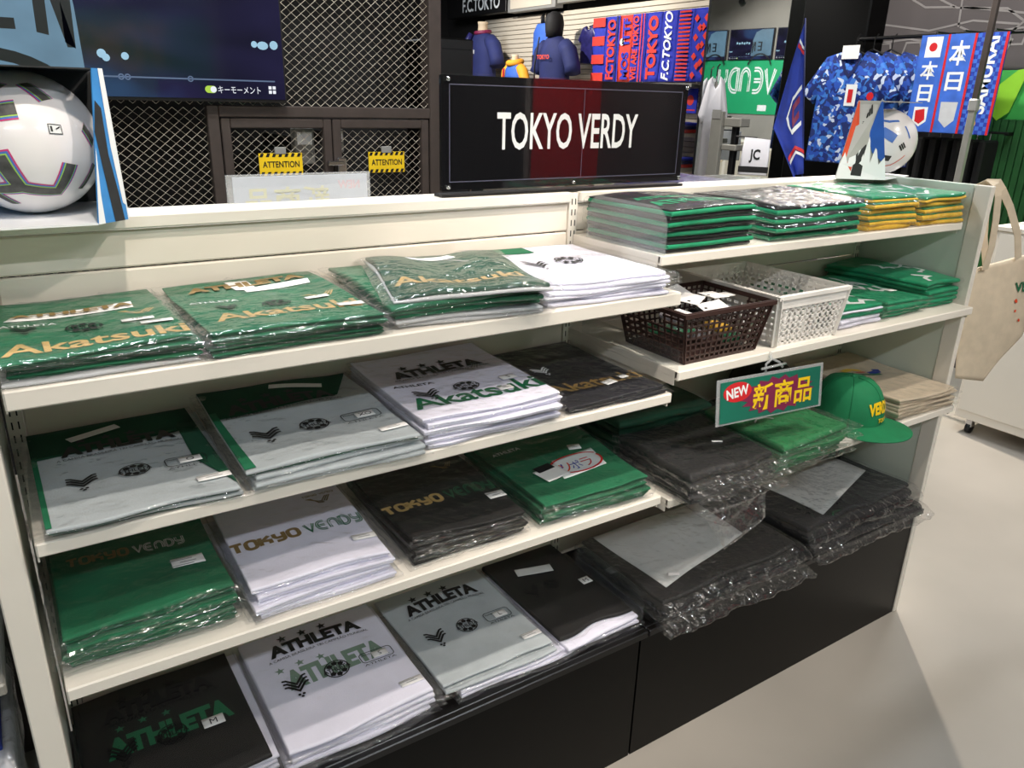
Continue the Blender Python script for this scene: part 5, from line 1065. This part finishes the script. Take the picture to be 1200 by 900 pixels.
# stand with white garment and shelf blocks near the mirror
t = thing('white_garment', 'white shirt on a hanger beside the tall mirror', 'shirt', (4.62, 3.20, 1.05)); o = tee([(a*.3, b*1.12) for a, b in TEE], .035, MATS['white'], 'shirt_cloth', t); o.rotation_euler = (0, 0, -.9)
MB().tube([(0, 0, .70), (0, 0, .80), (.02, 0, .82)], .005, 6).build('hanger_hook', MATS['chrome'], t); MB().tube([(0, 0, -1.045), (0, 0, .70)], .012, 8).build('stand_pole', MATS['steel_grey'], t); MB().box(-.15, .15, -.1, .1, -1.05, -1.03, .004).build('stand_foot', MATS['steel_grey'], t)
t = thing('grey_rack_post', 'grey slotted rack post in front of the white shirt', 'post', (4.50, 3.03, 0)); MB().box(-.02, .02, -.05, .05, 0, 1.55, .004).build('post', MATS['steel_grey'], t); MB().box(-.024, -.02, -.04, .04, 1.5, 1.56).build('toothed_cap', MATS['grey_plastic'], t)
t = thing('display_stand', 'dark post display stand with two grey shelf blocks near mirror', 'stand', (4.55, 2.90, 0)); MB().box(-.02, .02, -.02, .02, 0, 1.48, .003).build('pole', MATS['black'], t); MB().box(-.05, .05, -.08, .08, 1.45, 1.51, .006).build('shelf_block', MATS['steel_grey'], t); MB().box(-.05, .05, -.06, .08, 1.29, 1.33, .006).build('shelf_block', MATS['steel_grey'], t); MB().box(-.2, .2, -.15, .15, 0, .02, .004).build('foot', MATS['black'], t)
t = thing('white_tee', 'white shirt with black initials and dark hem near the flag', 'shirt', (4.5, 2.66, 1.14)); o = tee([(-.1, 0), (.1, 0), (.09, .24), (-.08, .25)], .02, MATS['white'], 'shirt_cloth', t); o.rotation_euler = (0, 0, -.9)
gm = MB().frame2d(fit(T('JC', .03), wd=.07, ht=.09, at=(0, .13)), (0, -.024, 0), (1, 0, 0), (0, 0, 1)).build('initials', MATS['print_black'], t); gm.rotation_euler = (0, 0, -.9); gm = MB().box(-.1, .1, -.0225, -.019, .02, .06).build('hem_band', MATS['print_black'], t); gm.rotation_euler = (0, 0, -.9)
MB().tube([(0, 0, .25), (.0, .18, .25)], .006, 6).build('hook_arm', MATS['black'], t)

# tall mirror, really mirroring the club wall behind the viewer
mm = bpy.data.materials.new('mirror_glass'); mm.use_nodes = True; b_ = mm.node_tree.nodes['Principled BSDF']; b_.inputs['Metallic'].default_value = 1; b_.inputs['Roughness'].default_value = .012; b_.inputs['Base Color'].default_value = (.86, .9, .88, 1); MATS['mirror_glass'] = mm
t = thing('wall_mirror', 'tall mirror reflecting a green banner and screens', 'mirror', (4.98, 3.20, 0)); t.rotation_euler = (0, 0, -math.radians(41))
MB().box(-.345, .36, 0, .006, .25, 2.9).build('mirror_face', mm, t); MB().box(-.36, .375, .006, .03, .22, 2.93, .003).build('backing', MATS['black'], t); MB().box(-.36, .375, -.1, .25, 0, .22, .01).build('plinth', MATS['black'], t)

# ---------------------------------------------------------------- Japan area on the right
struct(MB().tube([(4.95, 1.15, 2.02), (4.95, 2.30, 2.02)], .011, 8).box(4.94, 5.2, 1.18, 1.2, 2.01, 2.03).box(4.94, 5.2, 2.3, 2.32, 2.01, 2.03).build('trim_9', MATS['black']))
def camo():
    m = bpy.data.materials.new('camo_blue'); m.use_nodes = True; nt = m.node_tree; b = nt.nodes['Principled BSDF']; b.inputs['Roughness'].default_value = .7; tc = nn(nt, 'ShaderNodeTexCoord'); n = nn(nt, 'ShaderNodeTexNoise', Scale=14.0, Detail=2.0); v = nn(nt, 'ShaderNodeTexVoronoi', Scale=42.0)
    mx = nn(nt, 'ShaderNodeMix', data_type='RGBA'); mx.inputs[0].default_value = .08; nt.links.new(tc.outputs['Object'], mx.inputs[6]); nt.links.new(n.outputs['Color'], mx.inputs[7]); nt.links.new(tc.outputs['Object'], n.inputs['Vector']); nt.links.new(mx.outputs[2], v.inputs['Vector'])
    r = nn(nt, 'ShaderNodeValToRGB'); r.color_ramp.interpolation = 'CONSTANT'; e = r.color_ramp.elements; e[0].color = lin('#142a78'); e[1].position = .8; e[1].color = lin('#c9d6ee')
    for p_, c_ in ((.25, '#2450b4'), (.5, '#3a78cf'), (.66, '#1c2f6e')): q_ = e.new(p_); q_.color = lin(c_)
    nt.links.new(v.outputs['Color'], r.inputs[0]); nt.links.new(r.outputs[0], b.inputs['Base Color']); MATS['camo_blue'] = m
camo()
for i, (y, x) in enumerate(((2.22, 4.80), (2.14, 4.87), (2.06, 4.94))):
    t = thing('camo_jersey', ['front blue camouflage jersey on the black rail', 'middle blue camouflage jersey behind the front one', 'rearmost blue camouflage jersey on the rail'][i], 'jersey', (x, y, 1.25), 0, 'blue jerseys on the rail'); o = tee([(a*.92, b*1.04) for a, b in TEE], .022, MATS['camo_blue'], 'jersey_cloth', t); o.rotation_euler = (0, 0, RZW+.12)
    MB().tube([(0, -.16, .63), (0, 0, .70), (0, .16, .63)], .006, 6).tube([(0, 0, .70), (.0, 0, .76), (.03, 0, .79)], .004, 6).build('hanger', MATS['black'], t)
    if i == 0:
        MB().box(-.045, -.042, -.06, .06, .64, .72).build('size_tag', MATS['paper'], t); MB().frame2d(join2(ribbon([(-.07, .0), (-.03, -.09), (0, -.12), (.03, -.09), (.07, .0)], .02)), (-.03, 0, .66), (0, -1, 0), (0, 0, 1)).build('collar', MATS['navy_shirt'], t)
        MB().frame2d(rect2(-.06, .02, .36, .49), (-.031, -.06, 0), (0, -1, 0), (0, 0, 1)).build('number_patch', MATS['print_white'], t); MB().frame2d(join2(rect2(-.04, -.005, .38, .46), disc(.025, (.12, .42), 10)), (-.0325, -.06, 0), (0, -1, 0), (0, 0, 1)).build('patch_mark', MATS['red'], t)
for i, (y0, y1) in enumerate(((1.735, 1.57), (1.575, 1.41), (1.40, 1.25))):
    yc = (y0+y1)/2; h = .165/2; t = thing('towel_scarf', ['blue towel scarf with red sun flag and white characters', 'blue towel scarf with white characters and red edges', 'blue checkered towel scarf with white vertical lettering'][i], 'scarf', (4.75, yc+.02, 1.476), 0, 'towel scarves at right'); cl = MB().box(-.006, .006, -h, h, 0, .53, .003).build('towel_cloth', MATS['sky_cloth' if i < 2 else 'royal'], t)
    def f(geo, m_, nm): return MB().frame2d(geo, (-.0068, 0, 0), (0, -1, 0), (0, 0, 1)).build(nm, MATS[m_], cl)
    def f2(geo, m_, nm): return MB().frame2d(geo, (-.0074, 0, 0), (0, -1, 0), (0, 0, 1)).build(nm, MATS[m_], cl)
    if i == 0: f(rect2(-.045, .05, .41, .52), 'print_white', 'flag_patch'); f2(disc(.024, (0, .465), 16), 'red', 'sun_disc'); f(heavy(fit(T('日', .02), wd=.085, ht=.095, at=(0, .215)), .004), 'print_white', 'character'); f(heavy(fit(T('本', .02), wd=.10, ht=.10, at=(0, .34)), .004), 'print_white', 'character'); f(poly2([(-.045, .14), (.04, .14), (.04, .06), (0, .03), (-.045, .06)]), 'print_white', 'crest'); f2(poly2([(-.035, .12), (.02, .13), (.03, .07), (0, .045), (-.03, .06)]), 'red', 'crest_mark')
    if i == 1: f(heavy(fit(T('本', .02), wd=.11, ht=.13, at=(0, .43)), .005), 'print_white', 'character'); f(heavy(fit(T('日', .02), wd=.095, ht=.10, at=(0, .28)), .005), 'print_white', 'character'); f(join2(rect2(-h, -h+.014, 0, .53), rect2(h-.014, h, 0, .53)), 'red', 'edge_band'); f(poly2([(-.05, .17), (.05, .17), (.045, .07), (0, .03), (-.045, .07)]), 'cloth_lightgrey', 'crest')
    if i == 2:
        f(join2(*[rect2(-h+.022*a, -h+.022*(a+1), .022*b, .022*(b+1)) for a in range(7) for b in range(24) if (a+b) % 2]), 'sky_cloth', 'check_pattern'); f2(fit(T('SAMURAI', .03), wd=.40, ht=.075, at=(0, .31), rot=PI/2), 'print_white', 'lettering'); f2(join2(rect2(h-.014, h, 0, .53)), 'red', 'edge_band'); f2(disc(.025, (-.02, .06), 12), 'orange_yellow', 'crest')
    MB().tube([(0, 0, .53), (.0, 0, .545), (.2, 0, .545)], .005, 6).build('hanger_bar', MATS['black'], t)
t = thing('slotted_post', 'tall grey slotted post in front of the towel scarves', 'post', (4.30, 1.135, 0)); MB().box(-.014, .014, -.016, .016, 0, 1.62, .002).build('lower_tube', MATS['steel_grey'], t); MB().box(-.02, .02, -.022, .022, 1.60, 1.66, .006).build('collar', MATS['grey_plastic'], t); MB().box(-.012, .012, -.014, .014, 1.62, 2.6, .002).build('upper_tube', MATS['frame_brown'], t)
for i in range(9):
    t = thing('dark_trousers', 'dark hanging trousers below the towel scarves, %s from the pillar' % ['first', 'second', 'third', 'fourth', 'fifth', 'sixth', 'seventh', 'eighth', 'ninth'][i], 'trousers', (5.06, 2.0-i*.075, .98), 0, 'dark trousers on the wall rail'); MB().box(-.09, .09, -.022, .022, -.1, .46, .012).build('trouser_leg', MATS['cloth_black'], t); MB().tube([(0, 0, .46), (0, 0, .50)], .004, 5).build('hanger_hook', MATS['chrome'], t)
struct(MB().tube([(5.06, 1.3, 1.484), (5.06, 2.1, 1.484)], .008, 6).box(5.055, 5.2, 1.31, 1.325, 1.47, 1.49).box(5.055, 5.2, 2.07, 2.085, 1.47, 1.49).build('trim_10', MATS['black']))
t = thing('green_panel', 'green cartoon display panel at the right edge', 'panel', (5.17, 0, 0)); bd = MB().box(-.02, .02, .3, 1.56, .4, 1.83, .004).build('board', MATS['mural_green'], t)
for k in range(9): MB().box(-.045, -.02, 1.50-k*.042-.018, 1.50-k*.042+.018, .4, 1.56, .004).build('dark_rib', MATS['deep_green'], bd)
MB().frame2d(poly2([(-1.50, 1.62), (-1.46, 1.74), (-1.36, 1.83), (-1.30, 1.84), (-1.36, 1.6), (-1.42, 1.55)]), (-.048, 0, 0), (0, -1, 0), (0, 0, 1)).build('lime_shape', MATS['lime'], bd); MB().frame2d(poly2([(-1.24, .9), (-1.0, 1.1), (-1.0, 1.3), (-1.16, 1.3)]), (-.0215, 0, 0), (0, -1, 0), (0, 0, 1)).build('lime_shape', MATS['lime'], bd); MB().frame2d(rect2(-1.58, -1.555, .9, 1.5), (-.022, 0, 0), (0, -1, 0), (0, 0, 1)).build('lime_shape', MATS['lime'], bd)
MB().frame2d(join2(ribbon([(-1.12, 1.7), (-1.0, 1.6), (-.98, 1.45), (-1.08, 1.3)], .008), ribbon([(-1.15, 1.2), (-1.05, 1.12), (-1.1, 1.0)], .008), ribbon([(-1.14, 1.75), (-1.15, .5)], .03)), (-.023, 0, 0), (0, -1, 0), (0, 0, 1)).build('outline_print', MATS['print_black'], bd)
# white cabinet on castors
t = thing('white_cabinet', 'white cabinet on castors at the right edge', 'cabinet', (4.42, .1, 0)); MB().box(-.29, .29, -.72, .70, .085, 1.06, .004).build('body', MATS['white_paint'], t); MB().box(-.30, .30, -.73, .71, 1.06, 1.085, .004).build('worktop', MATS['white_paint'], t)
for k in range(2): MB().box(-.296, -.29, -.70+k*.7, -.015+k*.7, .13, 1.05, .003).build('door', MATS['white_paint'], t)
for (x, y) in ((-.24, .63), (-.24, -.66), (.24, .63), (.24, -.66)):
    c_ = MB().tube([(x, y-.011, .03), (x, y+.011, .03)], .03, 14).build('castor_wheel', MATS['black'], t, True); MB().box(x-.02, x+.02, y-.016, y+.016, .035, .085, .004).build('castor_fork', MATS['chrome'], c_)

# ---------------------------------------------------------------- neighbouring rack at the left edge
t = thing('side_rack', 'dark metal rack left of the shelving unit', 'rack', (-.22, .2, 0))
for (x, y) in ((-.16, -.16), (-.16, .17), (.15, .17)): MB().box(x-.012, x+.012, y-.012, y+.012, 0, 1.1, .002).build('upright', MATS['frame_brown'], t)
for z in (.40, .80): MB().box(-.17, .165, -.17, .18, z-.02, z, .003).build('rack_shelf', MATS['steel_grey'], t)
t = thing('acrylic_bin', 'clear open bin of small blue and white packets at left edge', 'bin', (-.22, .2, .8015))
for (a, b, c, d) in ((-.15, .15, -.15, -.147), (-.15, .15, .147, .15), (-.15, -.147, -.147, .147), (.147, .15, -.147, .147)): MB().box(a, b, c, d, 0, .16).build('bin_wall', ACR, t)
MB().box(-.147, .147, -.147, .147, 0, .003).build('bin_floor', ACR, t)
rb = random.Random(3)
for i in range(16):
    nm = ['blue', 'white', 'cream'][i % 3]; x = -.22-.10+.20*(i % 4)/3; y = .2-.10+.066*(i//4); z = .806+.055*((i*7) % 2)
    t = thing('small_packet', 'small %s wrapped packet in the clear bin, %s row, %s column' % (nm, ['front', 'second', 'third', 'rear'][i//4], ['left', 'second', 'third', 'right'][i % 4]), 'packet', (x, y, z), rb.uniform(-.6, .6), 'packets in the clear bin'); MB().box(-.026, .026, -.026, .026, 0, .05, .018).build('packet_body', MATS[['royal', 'white', 'canvas'][i % 3]], t, True)
    MB().box(-.008, .008, -.0275, .0275, .002, .0515, .002).build('printed_band', MATS[['white', 'royal', 'club_green'][i % 3]], t)
pile(-.36, -.072, .06, .28, .40, LY(3, [('white', 1, 0), ('royal', .35, .03)], .085, 'blue and white', bag=BAGX, crinkle=3.0, amp=.014), 'low rack at the left edge', 'bulky packs on the left rack', seed=95, item='pack', cat='pack', pname='wrapped_goods', oname='bulky_pack', amp=.014, bagm=(.008, .008, .03))

# ---------------------------------------------------------------- wall behind the viewer (seen in the mirror and in the sign's gloss)
t = thing('club_banner', 'long green club banner with white and yellow lettering behind the viewer', 'banner', (0, -4.49, 0)); bd = MB().box(-2.6, 2.3, -.008, .008, 1.42, 2.335, .002).build('cloth', MATS['banner_green'], t)
MB().frame2d(fit(club('VERDY', .11, double=True), wd=1.22, ht=.47), (-.14, .0095, 1.985), (-1, 0, 0), (0, 0, 1)).build('banner_lettering', MATS['print_white'], bd); MB().frame2d(fit(club('TOKYO', .2), wd=1.3, ht=.47), (1.20, .0095, 1.985), (-1, 0, 0), (0, 0, 1)).build('banner_lettering', MATS['banner_yellow'], bd)
MB().frame2d(join2(rect2(-.35, -.17, 1.48, 1.58)), (0, .0095, 0), (-1, 0, 0), (0, 0, 1)).build('banner_logo', MATS['print_white'], bd)
for i in range(4):
    o = tv((-1.50+i*.96, -4.44, 2.345), PI, .88, 'wall television above the green banner, %s from the corner' % ['first', 'second', 'third', 'fourth'][i], 'televisions above the banner'); MB().box(-.6, -.3, .05, .06, .1, .4).build('wall_mount', MATS['black'], o)
for i in range(3):
    x = -1.6+i*1.15; t = thing('display_counter', 'pale display counter below the green banner, %s in row' % ['first', 'second', 'third'][i], 'counter', (x, -4.15, 0)); MB().box(-.5, .5, -.3, .3, 0, .95, .006).build('body', MATS['white_paint'], t); MB().box(-.52, .52, -.32, .32, .95, .98, .004).build('top', MATS['white_paint'], t); MB().box(-.45, .45, .30, .31, .1, .85, .003).build('front_panel', MATS['slat_cream'], t)
t = thing('red_banner', 'tall red hanging banner behind the viewer', 'banner', (4.82, -4.46, 0)); MB().box(-.42, .42, -.01, .01, .7, 2.7, .003).build('cloth', MATS['red'], t); MB().tube([(-.45, 0, 2.71), (.45, 0, 2.71)], .012, 8).build('rod', MATS['black'], t)
struct(MB().box(5.35, 9.1, -4.5, -4.44, 0, 3.4).build('trim_11', MATS['wall_dark'])); struct(MB().box(2.4, 4.3, -4.5, -4.44, 0, 3.4).build('trim_12', MATS['wall_dark']))
